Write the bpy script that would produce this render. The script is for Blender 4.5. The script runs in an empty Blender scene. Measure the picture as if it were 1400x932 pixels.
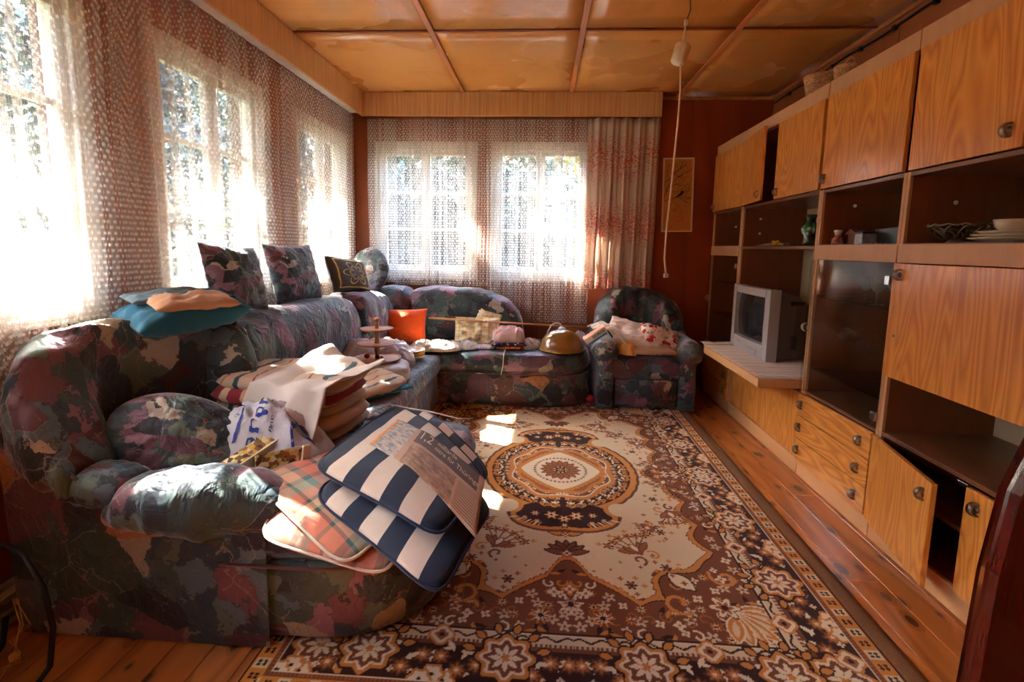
import bpy, bmesh, math, random
import numpy as np
from mathutils import Vector, Matrix, Euler, noise
PI = math.pi
R_ = math.radians
scene = bpy.context.scene

# ---------------------------------------------------------------- camera
F_PX = 670.0
cam_data = bpy.data.cameras.new('camera')
cam = bpy.data.objects.new('camera', cam_data)
scene.collection.objects.link(cam)
cam_data.sensor_width = 36.0
cam_data.lens = 36.0 * F_PX / 1400.0
cam_data.shift_y = -(466.0 - 420.33) / 1400.0
cam_data.clip_start = 0.05
cam_data.clip_end = 200
yaw, pitch, roll = R_(-3.46), R_(6.977), R_(1.037)
fwd = Vector((math.sin(yaw) * math.cos(pitch), math.cos(yaw) * math.cos(pitch), -math.sin(pitch)))
rt0 = Vector((math.cos(yaw), -math.sin(yaw), 0))
up0 = rt0.cross(fwd)
rt = math.cos(roll) * rt0 + math.sin(roll) * up0
up = -math.sin(roll) * rt0 + math.cos(roll) * up0
m = Matrix((rt, up, -fwd)).transposed().to_4x4()
m.translation = Vector((0, 0, 1.30))
cam.matrix_world = m
scene.camera = cam

# ---------------------------------------------------------------- world, sun, exposure
world = bpy.data.worlds.new('sky')
scene.world = world
world.use_nodes = True
wn = world.node_tree
wn.nodes.clear()
wo = wn.nodes.new('ShaderNodeOutputWorld')
wb = wn.nodes.new('ShaderNodeBackground')
sky = wn.nodes.new('ShaderNodeTexSky')
sky.sky_type = 'NISHITA'
sky.sun_disc = False
sky.sun_elevation = R_(44)
sky.sun_rotation = R_(-70)
sky.air_density = 1.0
sky.dust_density = 3.0
wn.links.new(sky.outputs[0], wb.inputs[0])
wn.links.new(wb.outputs[0], wo.inputs[0])
wb.inputs[1].default_value = 0.42

sun_data = bpy.data.lights.new('sun', 'SUN')
sun_data.energy = 8.0
sun_data.angle = R_(0.6)
sun_data.color = (1.0, 0.95, 0.88)
sun = bpy.data.objects.new('sun', sun_data)
scene.collection.objects.link(sun)
SUN = Vector((1.0, -0.363, -1.02)).normalized()
sun.rotation_euler = SUN.to_track_quat('-Z', 'Y').to_euler()
sun.location = (-8, 6, 9)

scene.view_settings.view_transform = 'Standard'
scene.view_settings.look = 'None'
scene.view_settings.gamma = 1.0
scene.view_settings.use_curve_mapping = False
scene.view_settings.exposure = 4.35
cy_ = scene.cycles
cy_.max_bounces = 10
cy_.diffuse_bounces = 5
cy_.glossy_bounces = 4
cy_.transmission_bounces = 6
cy_.transparent_max_bounces = 24
cy_.sample_clamp_indirect = 6.0
cy_.caustics_reflective = False
cy_.caustics_refractive = False
cy_.use_denoising = True

# ---------------------------------------------------------------- helpers
def srgb(r, g, b):
    def f(c):
        c /= 255.0
        return c / 12.92 if c <= 0.04045 else ((c + 0.055) / 1.055) ** 2.4
    return (f(r), f(g), f(b), 1.0)

class MB:
    """collects geometry; build() links it as one mesh object"""
    def __init__(s):
        s.v = []; s.f = []; s.uv = {}
    def add(s, vs, fs, uvs=None):
        n = len(s.v)
        s.v.extend([tuple(p) for p in vs])
        s.f.extend([tuple(i + n for i in f) for f in fs])
        if uvs is not None:
            for i, q in enumerate(uvs):
                s.uv[n + i] = q
        return s
    def box(s, x0, x1, y0, y1, z0, z1, mat=None):
        vs = [Vector((x, y, z)) for z in (z0, z1) for y in (y0, y1) for x in (x0, x1)]
        if mat is not None:
            vs = [mat @ p for p in vs]
        s.add(vs, [(0, 2, 3, 1), (4, 5, 7, 6), (0, 1, 5, 4), (2, 6, 7, 3), (0, 4, 6, 2), (1, 3, 7, 5)])
        return s
    def tube(s, pts, r, n=8, caps=True):
        pts = [Vector(p) for p in pts]
        rs = r if isinstance(r, (list, tuple)) else [r] * len(pts)
        vs = []; prev = None
        for i, p in enumerate(pts):
            t = (pts[min(i + 1, len(pts) - 1)] - pts[max(i - 1, 0)]).normalized()
            if prev is None:
                a = t.orthogonal().normalized()
            else:
                a = (prev - t * prev.dot(t)).normalized()
            prev = a
            b = t.cross(a)
            for k in range(n):
                th = 2 * PI * k / n
                vs.append(p + (a * math.cos(th) + b * math.sin(th)) * rs[i])
        fs = []
        for i in range(len(pts) - 1):
            for k in range(n):
                fs.append((i * n + k, i * n + (k + 1) % n, (i + 1) * n + (k + 1) % n, (i + 1) * n + k))
        if caps:
            fs.append(tuple(range(n))[::-1])
            fs.append(tuple((len(pts) - 1) * n + k for k in range(n)))
        return s.add(vs, fs)
    def lathe(s, prof, c=(0, 0, 0), n=24, sx=1, sy=1, fn=None):
        vs = []; fs = []
        for (r, z) in prof:
            for k in range(n):
                th = 2 * PI * k / n
                q = 1.0 if fn is None else fn(th, z)
                vs.append((c[0] + r * q * sx * math.cos(th), c[1] + r * q * sy * math.sin(th), c[2] + z))
        for i in range(len(prof) - 1):
            for k in range(n):
                fs.append((i * n + k, i * n + (k + 1) % n, (i + 1) * n + (k + 1) % n, (i + 1) * n + k))
        if prof[0][0] > 1e-5: fs.append(tuple(range(n))[::-1])
        if prof[-1][0] > 1e-5: fs.append(tuple((len(prof) - 1) * n + k for k in range(n)))
        return s.add(vs, fs)
    def grid(s, fn, nu, nv, uvfn=None):
        """fn(u, v) with u, v in 0..1; open sheet"""
        vs = []; uvs = []
        for j in range(nv + 1):
            for i in range(nu + 1):
                u, v = i / nu, j / nv
                vs.append(fn(u, v)); uvs.append((u, v) if uvfn is None else uvfn(u, v))
        fs = [(j * (nu + 1) + i, j * (nu + 1) + i + 1, (j + 1) * (nu + 1) + i + 1, (j + 1) * (nu + 1) + i)
              for j in range(nv) for i in range(nu)]
        return s.add(vs, fs, uvs)
    def closed(s, top, bot, nu, nv, uvfn=None):
        """two sheets welded at the border: top(u,v), bot(u,v), u,v in -1..1"""
        vs = []; uvs = []; idx = {}
        for side, fn in ((0, top), (1, bot)):
            for j in range(nv + 1):
                for i in range(nu + 1):
                    bd = i in (0, nu) or j in (0, nv)
                    if side and bd:
                        idx[(1, i, j)] = idx[(0, i, j)]; continue
                    u, v = -1 + 2 * i / nu, -1 + 2 * j / nv
                    idx[(side, i, j)] = len(vs)
                    vs.append(fn(u, v)); uvs.append(((u + 1) / 2, (v + 1) / 2) if uvfn is None else uvfn(u, v))
        fs = []
        for j in range(nv):
            for i in range(nu):
                q = [(i, j), (i + 1, j), (i + 1, j + 1), (i, j + 1)]
                fs.append(tuple(idx[(0,) + a] for a in q))
                fs.append(tuple(idx[(1,) + a] for a in q[::-1]))
        return s.add(vs, fs, uvs)
    def build(s, name, mat, parent=None, smooth=False, world=False, bevel=0, solid=0, seg=2):
        me = bpy.data.meshes.new(name)
        vs = s.v
        if world and parent is not None:
            L = parent.matrix_basis.inverted() if parent.parent is None else (parent.parent.matrix_basis @ parent.matrix_basis).inverted()
            vs = [tuple(L @ Vector(p)) for p in vs]
        me.from_pydata(vs, [], s.f)
        if s.uv:
            lay = me.uv_layers.new(name='UVMap')
            vi = np.empty(len(me.loops), dtype=np.int32)
            me.loops.foreach_get('vertex_index', vi)
            arr = np.zeros((len(vs), 2), dtype=np.float32)
            for k, q in s.uv.items(): arr[k] = q
            lay.data.foreach_set('uv', arr[vi].ravel())
        if smooth:
            me.polygons.foreach_set('use_smooth', [True] * len(me.polygons))
        me.update()
        o = bpy.data.objects.new(name, me)
        scene.collection.objects.link(o)
        if parent is not None: o.parent = parent
        if mat is not None: me.materials.append(mat)
        if solid:
            md = o.modifiers.new('solid', 'SOLIDIFY'); md.thickness = solid; md.offset = 0
        if bevel:
            md = o.modifiers.new('bevel', 'BEVEL'); md.width = bevel; md.segments = seg; md.limit_method = 'ANGLE'
        return o

def thing(name, label, cat, loc=(0, 0, 0), rz=0.0, group=None, rot=None):
    o = bpy.data.objects.new(name, None)
    scene.collection.objects.link(o)
    o.location = loc
    o.rotation_euler = rot if rot is not None else (0, 0, rz)
    o.empty_display_size = 0.05
    o['label'] = label; o['category'] = cat
    if group: o['group'] = group
    return o

def tag(o, label, cat, group=None, kind=None):
    o['label'] = label; o['category'] = cat
    if group: o['group'] = group
    if kind: o['kind'] = kind
    return o

def struct(o):
    o['kind'] = 'structure'; return o

def copy_tree(src, parent=None):
    c = src.copy(); scene.collection.objects.link(c)
    if parent is not None: c.parent = parent
    for ch in list(src.children): copy_tree(ch, c)
    return c

def nz(x, y, z=0.0): return noise.noise(Vector((x, y, z)))
def spw(c, e): return math.copysign(abs(c) ** e, c)
def sstep(a, b, x):
    t = min(1, max(0, (x - a) / (b - a))); return t * t * (3 - 2 * t)

# ---------------------------------------------------------------- materials
class NT:
    def __init__(s, name):
        s.m = bpy.data.materials.new(name); s.m.use_nodes = True
        s.t = s.m.node_tree; s.t.nodes.clear()
        s.out = s.t.nodes.new('ShaderNodeOutputMaterial')
    def n(s, typ, **kw):
        nd = s.t.nodes.new(typ)
        for k, v in kw.items():
            if k == 'ins':
                for kk, vv in v.items(): s.set(nd, kk, vv)
            else: setattr(nd, k, v)
        return nd
    def set(s, nd, key, v):
        if isinstance(v, bpy.types.NodeSocket): s.t.links.new(v, nd.inputs[key])
        else: nd.inputs[key].default_value = v
    def math(s, op, a, b=0.0, c=None, clamp=False):
        nd = s.n('ShaderNodeMath', operation=op, use_clamp=clamp); s.set(nd, 0, a); s.set(nd, 1, b)
        if c is not None: s.set(nd, 2, c)
        return nd.outputs[0]
    def mix(s, f, a, b, bt='MIX'):
        nd = s.n('ShaderNodeMix', data_type='RGBA', blend_type=bt)
        s.set(nd, 0, f); s.set(nd, 6, a); s.set(nd, 7, b); return nd.outputs[2]
    def ramp(s, fac, stops, interp='LINEAR'):
        nd = s.n('ShaderNodeValToRGB'); cr = nd.color_ramp; cr.interpolation = interp
        while len(cr.elements) < len(stops): cr.elements.new(0.5)
        for e, (p, c) in zip(cr.elements, stops): e.position = p; e.color = c
        s.t.links.new(fac, nd.inputs[0]); return nd.outputs[0]
    def coord(s, kind='Object', scale=(1, 1, 1), loc=(0, 0, 0), rot=(0, 0, 0)):
        tc = s.n('ShaderNodeTexCoord'); mp = s.n('ShaderNodeMapping')
        mp.inputs['Location'].default_value = loc; mp.inputs['Scale'].default_value = scale
        mp.inputs['Rotation'].default_value = rot
        s.t.links.new(tc.outputs[kind], mp.inputs[0]); return mp.outputs[0]
    def noise(s, vec, scale=5, detail=3, rough=0.5, dist=0.0, col=False):
        nd = s.n('ShaderNodeTexNoise'); s.set(nd, 'Vector', vec)
        nd.inputs['Scale'].default_value = scale; nd.inputs['Detail'].default_value = detail
        nd.inputs['Roughness'].default_value = rough; nd.inputs['Distortion'].default_value = dist
        return nd.outputs[1 if col else 0]
    def sep(s, vec):
        nd = s.n('ShaderNodeSeparateXYZ'); s.set(nd, 0, vec); return nd.outputs
    def comb(s, x, y, z=0.0):
        nd = s.n('ShaderNodeCombineXYZ'); s.set(nd, 0, x); s.set(nd, 1, y); s.set(nd, 2, z); return nd.outputs[0]
    def bsdf(s, col, rough=0.5, spec=0.5, metal=0.0, bump=None, bstr=0.2, bdist=0.01, **kw):
        b = s.n('ShaderNodeBsdfPrincipled'); s.set(b, 'Base Color', col); s.set(b, 'Roughness', rough)
        s.set(b, 'Specular IOR Level', spec); s.set(b, 'Metallic', metal)
        for k, v in kw.items(): s.set(b, k.replace('_', ' '), v)
        if bump is not None:
            bp = s.n('ShaderNodeBump'); s.set(bp, 'Strength', bstr); s.set(bp, 'Distance', bdist); s.set(bp, 'Height', bump)
            s.t.links.new(bp.outputs[0], b.inputs['Normal'])
        return b.outputs[0]
    def done(s, sh):
        s.t.links.new(sh, s.out.inputs[0]); return s.m

def plain(name, col, rough=0.5, metal=0.0, spec=0.5, nscale=0, var=0.15, bump=0.0, **kw):
    t = NT(name); c = col
    bm_ = None
    if nscale:
        v = t.coord('Object'); f = t.noise(v, nscale, 3)
        dk = (col[0] * (1 - var), col[1] * (1 - var), col[2] * (1 - var), 1)
        lt = (min(1, col[0] * (1 + var)), min(1, col[1] * (1 + var)), min(1, col[2] * (1 + var)), 1)
        c = t.ramp(f, [(0.3, dk), (0.7, lt)]); bm_ = f if bump else None
    return t.done(t.bsdf(c, rough, spec, metal, bump=bm_, bstr=bump, **kw))

def wood(name, c_lo, c_hi, axis='Z', scale=1.0, rough=0.35, coat=0.0, rings=14.0, dist=3.0, fine=0.35, knots=None, var=0.0, obj_rand=False, bstr=0.05):
    """veneer: cathedral rings stretched along an axis plus fine fibre lines"""
    t = NT(name)
    st = {'X': (0.16, 1, 1), 'Y': (1, 0.16, 1), 'Z': (1, 1, 0.16)}[axis]
    v = t.coord('Object', scale=tuple(k * scale for k in st))
    if obj_rand:
        oi = t.n('ShaderNodeObjectInfo')
        ad = t.n('ShaderNodeVectorMath', operation='ADD'); t.set(ad, 0, v)
        t.set(ad, 1, t.comb(t.math('MULTIPLY', oi.outputs['Random'], 17.0), t.math('MULTIPLY', oi.outputs['Random'], 9.0), 0.0))
        v = ad.outputs[0]
    n1 = t.noise(v, 2.2, 2, 0.5, 0.4)
    w = t.math('FRACT', t.math('MULTIPLY', n1, rings))
    w = t.math('ABSOLUTE', t.math('SUBTRACT', w, 0.5))
    w = t.math('MULTIPLY', w, 2.0)
    st2 = {'X': (2, 90, 90), 'Y': (90, 2, 90), 'Z': (90, 90, 2)}[axis]
    f2 = t.noise(t.coord('Object', scale=tuple(k * scale for k in st2)), 2.5, 3, 0.6)
    f = t.math('ADD', t.math('MULTIPLY', w, 1 - fine), t.math('MULTIPLY', f2, fine))
    c = t.ramp(f, [(0.1, c_lo), (0.45, tuple((a + b) / 2 for a, b in zip(c_lo, c_hi))), (0.9, c_hi)])
    if knots:
        vo = t.n('ShaderNodeTexVoronoi', voronoi_dimensions='2D')
        ko = t.n('ShaderNodeObjectInfo'); ka = t.n('ShaderNodeVectorMath', operation='ADD')
        t.set(ka, 0, t.coord('Object', scale=(1.5, 0.8, 1.0))); t.set(ka, 1, t.comb(t.math('MULTIPLY', ko.outputs['Random'], 31.0), t.math('MULTIPLY', ko.outputs['Random'], 17.0), 0.0))
        t.set(vo, 'Vector', ka.outputs[0]); vo.inputs['Scale'].default_value = 5.2
        kr = t.math('MULTIPLY', t.sep(vo.outputs['Color'])[0], 0.17)
        k = t.math('LESS_THAN', vo.outputs['Distance'], kr)
        k2 = t.math('LESS_THAN', vo.outputs['Distance'], t.math('MULTIPLY', kr, 1.9))
        c = t.mix(t.math('ADD', t.math('MULTIPLY', k, 0.55), t.math('MULTIPLY', k2, 0.3)), c, knots)
    if var:
        oi = t.n('ShaderNodeObjectInfo')
        g = t.math('ADD', t.math('MULTIPLY', oi.outputs['Random'], var), 1 - var / 2)
        gm = t.n('ShaderNodeVectorMath', operation='SCALE'); t.set(gm, 0, c); t.set(gm, 3, g); c = gm.outputs[0]
    return t.done(t.bsdf(c, rough, 0.5, bump=f2, bstr=bstr, bdist=0.002, Coat_Weight=coat, Coat_Roughness=0.08))

def sofa_fabric(name, sc=1.0, light=0.0):
    t = NT(name)
    v0 = t.coord('Object', scale=(sc, sc, sc))
    nv = t.noise(v0, 7.0, 4, 0.65, col=True)
    ad = t.n('ShaderNodeVectorMath', operation='MULTIPLY_ADD')
    t.set(ad, 0, nv); t.set(ad, 1, (0.26, 0.26, 0.26)); t.set(ad, 2, v0)
    v = ad.outputs[0]
    vo = t.n('ShaderNodeTexVoronoi'); t.set(vo, 'Vector', v); vo.inputs['Scale'].default_value = 7.5
    rnd = t.sep(vo.outputs['Color'])[0]
    pal = [(0.0, srgb(45, 63, 74)), (0.20, srgb(117, 72, 83)), (0.29, srgb(60, 83, 79)), (0.44, srgb(146, 103, 121)),
           (0.52, srgb(42, 42, 51)), (0.68, srgb(90, 54, 54)), (0.75, srgb(92, 110, 97)), (0.84, srgb(187, 176, 160)), (0.89, srgb(88, 112, 124))]
    c = t.ramp(rnd, pal, 'CONSTANT')
    # long shards laid over the patches
    v2 = t.coord('Object', scale=(sc * 1.0, sc * 2.6, sc * 1.4), rot=(0.5, 0.6, 0.7))
    ad2 = t.n('ShaderNodeVectorMath', operation='MULTIPLY_ADD')
    t.set(ad2, 0, nv); t.set(ad2, 1, (0.12, 0.12, 0.12)); t.set(ad2, 2, v2)
    vo2 = t.n('ShaderNodeTexVoronoi'); t.set(vo2, 'Vector', ad2.outputs[0]); vo2.inputs['Scale'].default_value = 5.0
    s2 = t.sep(vo2.outputs['Color'])
    shard = t.math('GREATER_THAN', s2[1], 0.72)
    edge_f = t.n('ShaderNodeTexVoronoi', feature='DISTANCE_TO_EDGE'); t.set(edge_f, 'Vector', v); edge_f.inputs['Scale'].default_value = 7.5
    c2 = t.ramp(s2[0], [(0, srgb(104, 66, 80)), (0.24, srgb(28, 34, 42)), (0.52, srgb(166, 152, 132)), (0.60, srgb(84, 40, 40)), (0.74, srgb(52, 74, 70)), (0.94, srgb(176, 116, 70))], 'CONSTANT')
    c = t.mix(shard, c, c2)
    ed = t.math('LESS_THAN', edge_f.outputs['Distance'], 0.014)
    c = t.mix(t.math('MULTIPLY', ed, 0.6), c, srgb(30, 26, 30))
    sm = t.ramp(t.noise(v0, 3.2, 5, 0.75, 1.5), [(0.42, srgb(48, 50, 56)), (0.5, srgb(96, 78, 80)), (0.58, srgb(60, 66, 64))])
    c = t.mix(0.15, c, sm)
    sp = t.noise(v0, 60.0, 4, 0.8)
    wv = t.noise(v0, 9.0, 3, 0.7)
    spk = t.math('MULTIPLY', t.math('GREATER_THAN', sp, 0.58), t.math('GREATER_THAN', wv, 0.60))
    c = t.mix(t.math('MULTIPLY', spk, 0.4), c, srgb(158, 146, 138))
    e2 = t.n('ShaderNodeTexVoronoi', feature='DISTANCE_TO_EDGE'); t.set(e2, 'Vector', ad2.outputs[0]); e2.inputs['Scale'].default_value = 5.0
    lnm = t.math('MULTIPLY', t.math('LESS_THAN', e2.outputs['Distance'], 0.012), t.math('GREATER_THAN', t.noise(v0, 5.0, 2), 0.52))
    c = t.mix(t.math('MULTIPLY', lnm, 0.5), c, srgb(160, 146, 130))
    wr1 = t.n('ShaderNodeTexNoise'); t.set(wr1, 'Vector', v0); wr1.inputs['Scale'].default_value = 7.0; wr1.inputs['Detail'].default_value = 3.0; wr1.inputs['Distortion'].default_value = 1.2
    crease = t.math('MULTIPLY', t.math('ABSOLUTE', t.math('SUBTRACT', wr1.outputs[0], 0.5)), 3.0)
    wk = t.math('ADD', t.math('MULTIPLY', t.noise(v0, 260.0, 2, 0.6), 0.08), crease)
    return t.done(t.bsdf(c, 0.55, 0.45, bump=wk, bstr=0.5, bdist=0.016, Sheen_Weight=0.55, Sheen_Roughness=0.35, Sheen_Tint=(0.8, 0.85, 0.95, 1)))

def cloth(name, col, rough=0.85, wscale=350.0, transl=0.0, sheen=0.2):
    t = NT(name)
    v = t.coord('Object'); f = t.noise(v, wscale, 2); g = t.noise(v, 9.0, 3)
    c = t.mix(g, tuple(k * 0.86 for k in col[:3]) + (1,), col)
    b = t.bsdf(c, rough, 0.25, bump=f, bstr=0.2, bdist=0.002, Sheen_Weight=sheen)
    if transl:
        tr = t.n('ShaderNodeBsdfTranslucent'); t.set(tr, 0, c)
        mx = t.n('ShaderNodeMixShader'); t.set(mx, 0, transl); t.set(mx, 1, b); t.set(mx, 2, tr.outputs[0]); b = mx.outputs[0]
    return t.done(b)

def stripes(name, stops, axis=0, rep=1.0, stops2=None, rep2=1.0, rough=0.85, mode='MIX', quilt=0.0):
    """woven stripes from the mesh UV; optional crossing set (plaid)"""
    t = NT(name)
    uv = t.sep(t.coord('UV'))
    f = t.math('FRACT', t.math('MULTIPLY', uv[axis], rep))
    c = t.ramp(f, stops, 'CONSTANT')
    if stops2:
        f2 = t.math('FRACT', t.math('MULTIPLY', uv[1 - axis], rep2))
        c = t.mix(0.5, c, t.ramp(f2, stops2, 'CONSTANT'))
    v = t.coord('Object'); w = t.noise(v, 380.0, 2); g = t.noise(v, 14.0, 3)
    c = t.mix(t.math('MULTIPLY', g, 0.3), c, (0.35, 0.3, 0.27, 1), 'MULTIPLY')
    return t.done(t.bsdf(c, rough, 0.25, bump=w, bstr=0.25, bdist=0.002, Sheen_Weight=0.15))

M = {}
M['veneer'] = wood('veneer_orange', srgb(192, 108, 36), srgb(238, 164, 76), 'Z', 2.6, 0.28, 0.6, rings=17, fine=0.45, obj_rand=True, bstr=0.02)
M['veneer_h'] = wood('veneer_orange_flat_grain', srgb(192, 108, 38), srgb(238, 164, 78), 'Y', 3.0, 0.28, 0.5, rings=15, fine=0.4, obj_rand=True, bstr=0.02)
M['trimwood'] = wood('pinkish_trim_laminate', srgb(190, 138, 94), srgb(214, 166, 122), 'Z', 3.0, 0.5, 0.0, rings=4, fine=0.8, bstr=0.02)
M['trimwood_h'] = wood('pinkish_trim_laminate_flat', srgb(200, 142, 88), srgb(224, 170, 116), 'Y', 3.0, 0.5, 0.0, rings=4, fine=0.8, bstr=0.02)
M['brownlam'] = wood('brown_laminate', srgb(112, 56, 26), srgb(150, 82, 42), 'Z', 3.0, 0.45, 0.1, rings=4, fine=0.8, bstr=0.02)
M['brownshelf'] = wood('brown_shelf_laminate', srgb(98, 58, 34), srgb(136, 86, 54), 'Y', 3.0, 0.35, 0.2, rings=5, fine=0.7, bstr=0.02)
M['backpanel'] = plain('pale_back_panel', srgb(206, 184, 150), 0.7, nscale=4, var=0.05)
M['darkwood'] = wood('dark_red_gloss_wood', srgb(52, 12, 8), srgb(96, 28, 16), 'Z', 2.0, 0.18, 0.7, rings=5, fine=0.6)
M['pine'] = wood('pine_floor_varnish', srgb(150, 80, 32), srgb(196, 118, 54), 'Y', 1.6, 0.3, 0.3, rings=7, fine=0.35, knots=srgb(50, 18, 8), var=0.22, obj_rand=True)
M['stand_wood'] = wood('beech_stand', srgb(176, 108, 66), srgb(206, 140, 92), 'X', 4.0, 0.4)
M['pelmet'] = wood('striped_pelmet_laminate', srgb(150, 90, 40), srgb(240, 190, 126), 'Z', 0.4, 0.5, 0.0, rings=2, fine=0.92, bstr=0.02)
M['whitepaint'] = plain('old_white_paint', srgb(226, 222, 214), 0.5, nscale=20, var=0.06)
M['metal'] = plain('antique_nickel', srgb(150, 138, 124), 0.28, 1.0)
M['bronze'] = plain('bronze_handle', srgb(160, 140, 116), 0.32, 1.0)
M['chrome'] = plain('chrome', srgb(215, 215, 215), 0.15, 1.0)
M['black'] = plain('black_plastic', srgb(20, 20, 22), 0.5)
M['tvgrey'] = plain('silver_grey_plastic', srgb(172, 166, 166), 0.4)
M['tvdark'] = plain('dark_grey_plastic', srgb(104, 92, 88), 0.55)
M['sofa'] = sofa_fabric('sofa_fabric', 1.15)
M['sofa_small'] = sofa_fabric('sofa_fabric_fine', 1.6)
def schlick(t, f0=0.04):
    g = t.n('ShaderNodeNewGeometry'); d = t.n('ShaderNodeVectorMath', operation='DOT_PRODUCT'); t.set(d, 0, g.outputs['Normal']); t.set(d, 1, g.outputs['Incoming'])
    k = t.math('SUBTRACT', 1.0, t.math('ABSOLUTE', d.outputs['Value']), clamp=True)
    return t.math('ADD', f0, t.math('MULTIPLY', t.math('POWER', k, 5.0), 1 - f0))
def glassmat(name, tint=(1, 1, 1, 1), refl=0.5):
    t = NT(name)
    tr = t.n('ShaderNodeBsdfTransparent'); tr.inputs[0].default_value = tint
    gl = t.n('ShaderNodeBsdfGlossy'); gl.inputs['Roughness'].default_value = 0.02
    f = t.math('MULTIPLY', schlick(t), refl * 2, clamp=True)
    mx = t.n('ShaderNodeMixShader'); t.set(mx, 0, f); t.set(mx, 1, tr.outputs[0]); t.set(mx, 2, gl.outputs[0])
    return t.done(mx.outputs[0])
M['glass'] = glassmat('window_glass', (0.96, 0.98, 0.98, 1), 0.4)
M['cabglass'] = glassmat('cabinet_glass', (0.90, 0.90, 0.88, 1), 0.28)
M['goblet'] = glassmat('goblet_glass', (0.9, 0.93, 0.93, 1), 2.2)
M['shelfglass'] = glassmat('green_edged_shelf_glass', (0.62, 0.72, 0.64, 1), 1.0)
M['amber'] = glassmat('amber_smoked_glass', (0.78, 0.58, 0.22, 1), 0.9)

def lace(name, pitch=0.027, base=0.13):
    """net curtain: stars joined by fine net, holes between are open"""
    t = NT(name)
    uv = t.sep(t.coord('UV'))
    row = t.math('DIVIDE', uv[1], pitch * 0.866)
    rf = t.math('FLOOR', row)
    odd = t.math('MULTIPLY', t.math('MODULO', t.math('ABSOLUTE', rf), 2.0), 0.5)
    x = t.math('SUBTRACT', t.math('FRACT', t.math('ADD', t.math('DIVIDE', uv[0], pitch), odd)), 0.5)
    y = t.math('MULTIPLY', t.math('SUBTRACT', t.math('FRACT', row), 0.5), 0.866)
    r = t.math('SQRT', t.math('ADD', t.math('MULTIPLY', x, x), t.math('MULTIPLY', y, y)))
    ang = t.math('ARCTAN2', y, x)
    star = t.math('ADD', 0.21, t.math('MULTIPLY', t.math('COSINE', t.math('MULTIPLY', ang, 6.0)), 0.07))
    dot = t.math('LESS_THAN', r, star)
    # net lines
    ln = t.math('LESS_THAN', t.math('ABSOLUTE', t.math('SINE', t.math('MULTIPLY', uv[1], 2 * PI / 0.0068))), 0.25)
    ln2 = t.math('LESS_THAN', t.math('ABSOLUTE', t.math('SINE', t.math('MULTIPLY', uv[0], 2 * PI / 0.0135))), 0.18)
    a = t.math('MAXIMUM', t.math('MULTIPLY', dot, 0.88), t.math('MAXIMUM', t.math('MULTIPLY', t.math('MAXIMUM', ln, ln2), 0.42), base))
    df = t.n('ShaderNodeBsdfDiffuse'); df.inputs[0].default_value = srgb(236, 228, 220)
    tl = t.n('ShaderNodeBsdfTranslucent'); tl.inputs[0].default_value = srgb(240, 234, 226)
    m1 = t.n('ShaderNodeMixShader'); t.set(m1, 0, 0.45); t.set(m1, 1, df.outputs[0]); t.set(m1, 2, tl.outputs[0])
    tr = t.n('ShaderNodeBsdfTransparent')
    m2 = t.n('ShaderNodeMixShader'); t.set(m2, 0, a); t.set(m2, 1, tr.outputs[0]); t.set(m2, 2, m1.outputs[0])
    return t.done(m2.outputs[0])
M['lace'] = lace('lace_net')
# ================================================================ ROOM
XL, XR, YB, YR, ZC = -1.83, 2.04, 4.75, -1.6, 2.69
WZ0, WZ1 = 1.03, 2.25
WL = [(-0.37, 0.57), (0.95, 1.89), (2.25, 3.13), (3.59, 4.47)]  # first opening is an unseen extra window, added for fill light
WB = [(-1.60, -0.67), (-0.48, 0.40)]
# ---- floor with planks
fl = struct(MB().box(XL - .15, XR + .15, YR - .1, YB + .15, -0.12, -0.022).build('floor', plain('subfloor', srgb(40, 20, 12), 0.8)))
def piece(mb, name, mat, par, **k): return mb.build(name, mat, par, **k)
plank_me = {}
x = XL - .09; row = 0
while x < XR + .1:
    w = 0.127; row += 1; cut = 2.6 if row % 2 else 1.9
    for (a, b) in ((YR - .05, cut), (cut, YB)):
        key = round(b - a, 3)
        if key not in plank_me:
            o = MB().box(-w / 2 + .001, w / 2 - .001, .001, b - a - .001, -.022, 0).build('plank', M['pine'], fl)
            plank_me[key] = o.data
        else:
            o = bpy.data.objects.new('plank', plank_me[key]); scene.collection.objects.link(o); o.parent = fl
        md = o.modifiers.new('bevel', 'BEVEL'); md.width = .0015; md.segments = 1
        o.location = (x + w / 2, a, 0)
    x += w
# ---- walls
wallmat = wood('red_brown_wall_board', srgb(130, 46, 12), srgb(168, 70, 24), 'Z', 1.0, 0.38, 0.25, rings=3, fine=0.5, obj_rand=True)
wallside = wood('orange_brown_wall_board', srgb(140, 72, 34), srgb(178, 100, 54), 'Z', 1.0, 0.45, 0.1, rings=3, fine=0.5, obj_rand=True)
core = plain('wall_core', srgb(90, 46, 26), 0.8)
def wall_with_holes(name, axis, pos, thick, a0, a1, holes):
    mb = MB()
    def bx(a, b, z0, z1):
        if axis == 'x': mb.box(min(pos, pos + thick), max(pos, pos + thick), a, b, z0, z1)
        else: mb.box(a, b, min(pos, pos + thick), max(pos, pos + thick), z0, z1)
    cur = a0
    for (h0, h1) in holes:
        bx(cur, h0, 0, ZC); bx(h0, h1, 0, WZ0); bx(h0, h1, WZ1, ZC); cur = h1
    bx(cur, a1, 0, ZC)
    return struct(mb.build(name, core))
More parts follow.
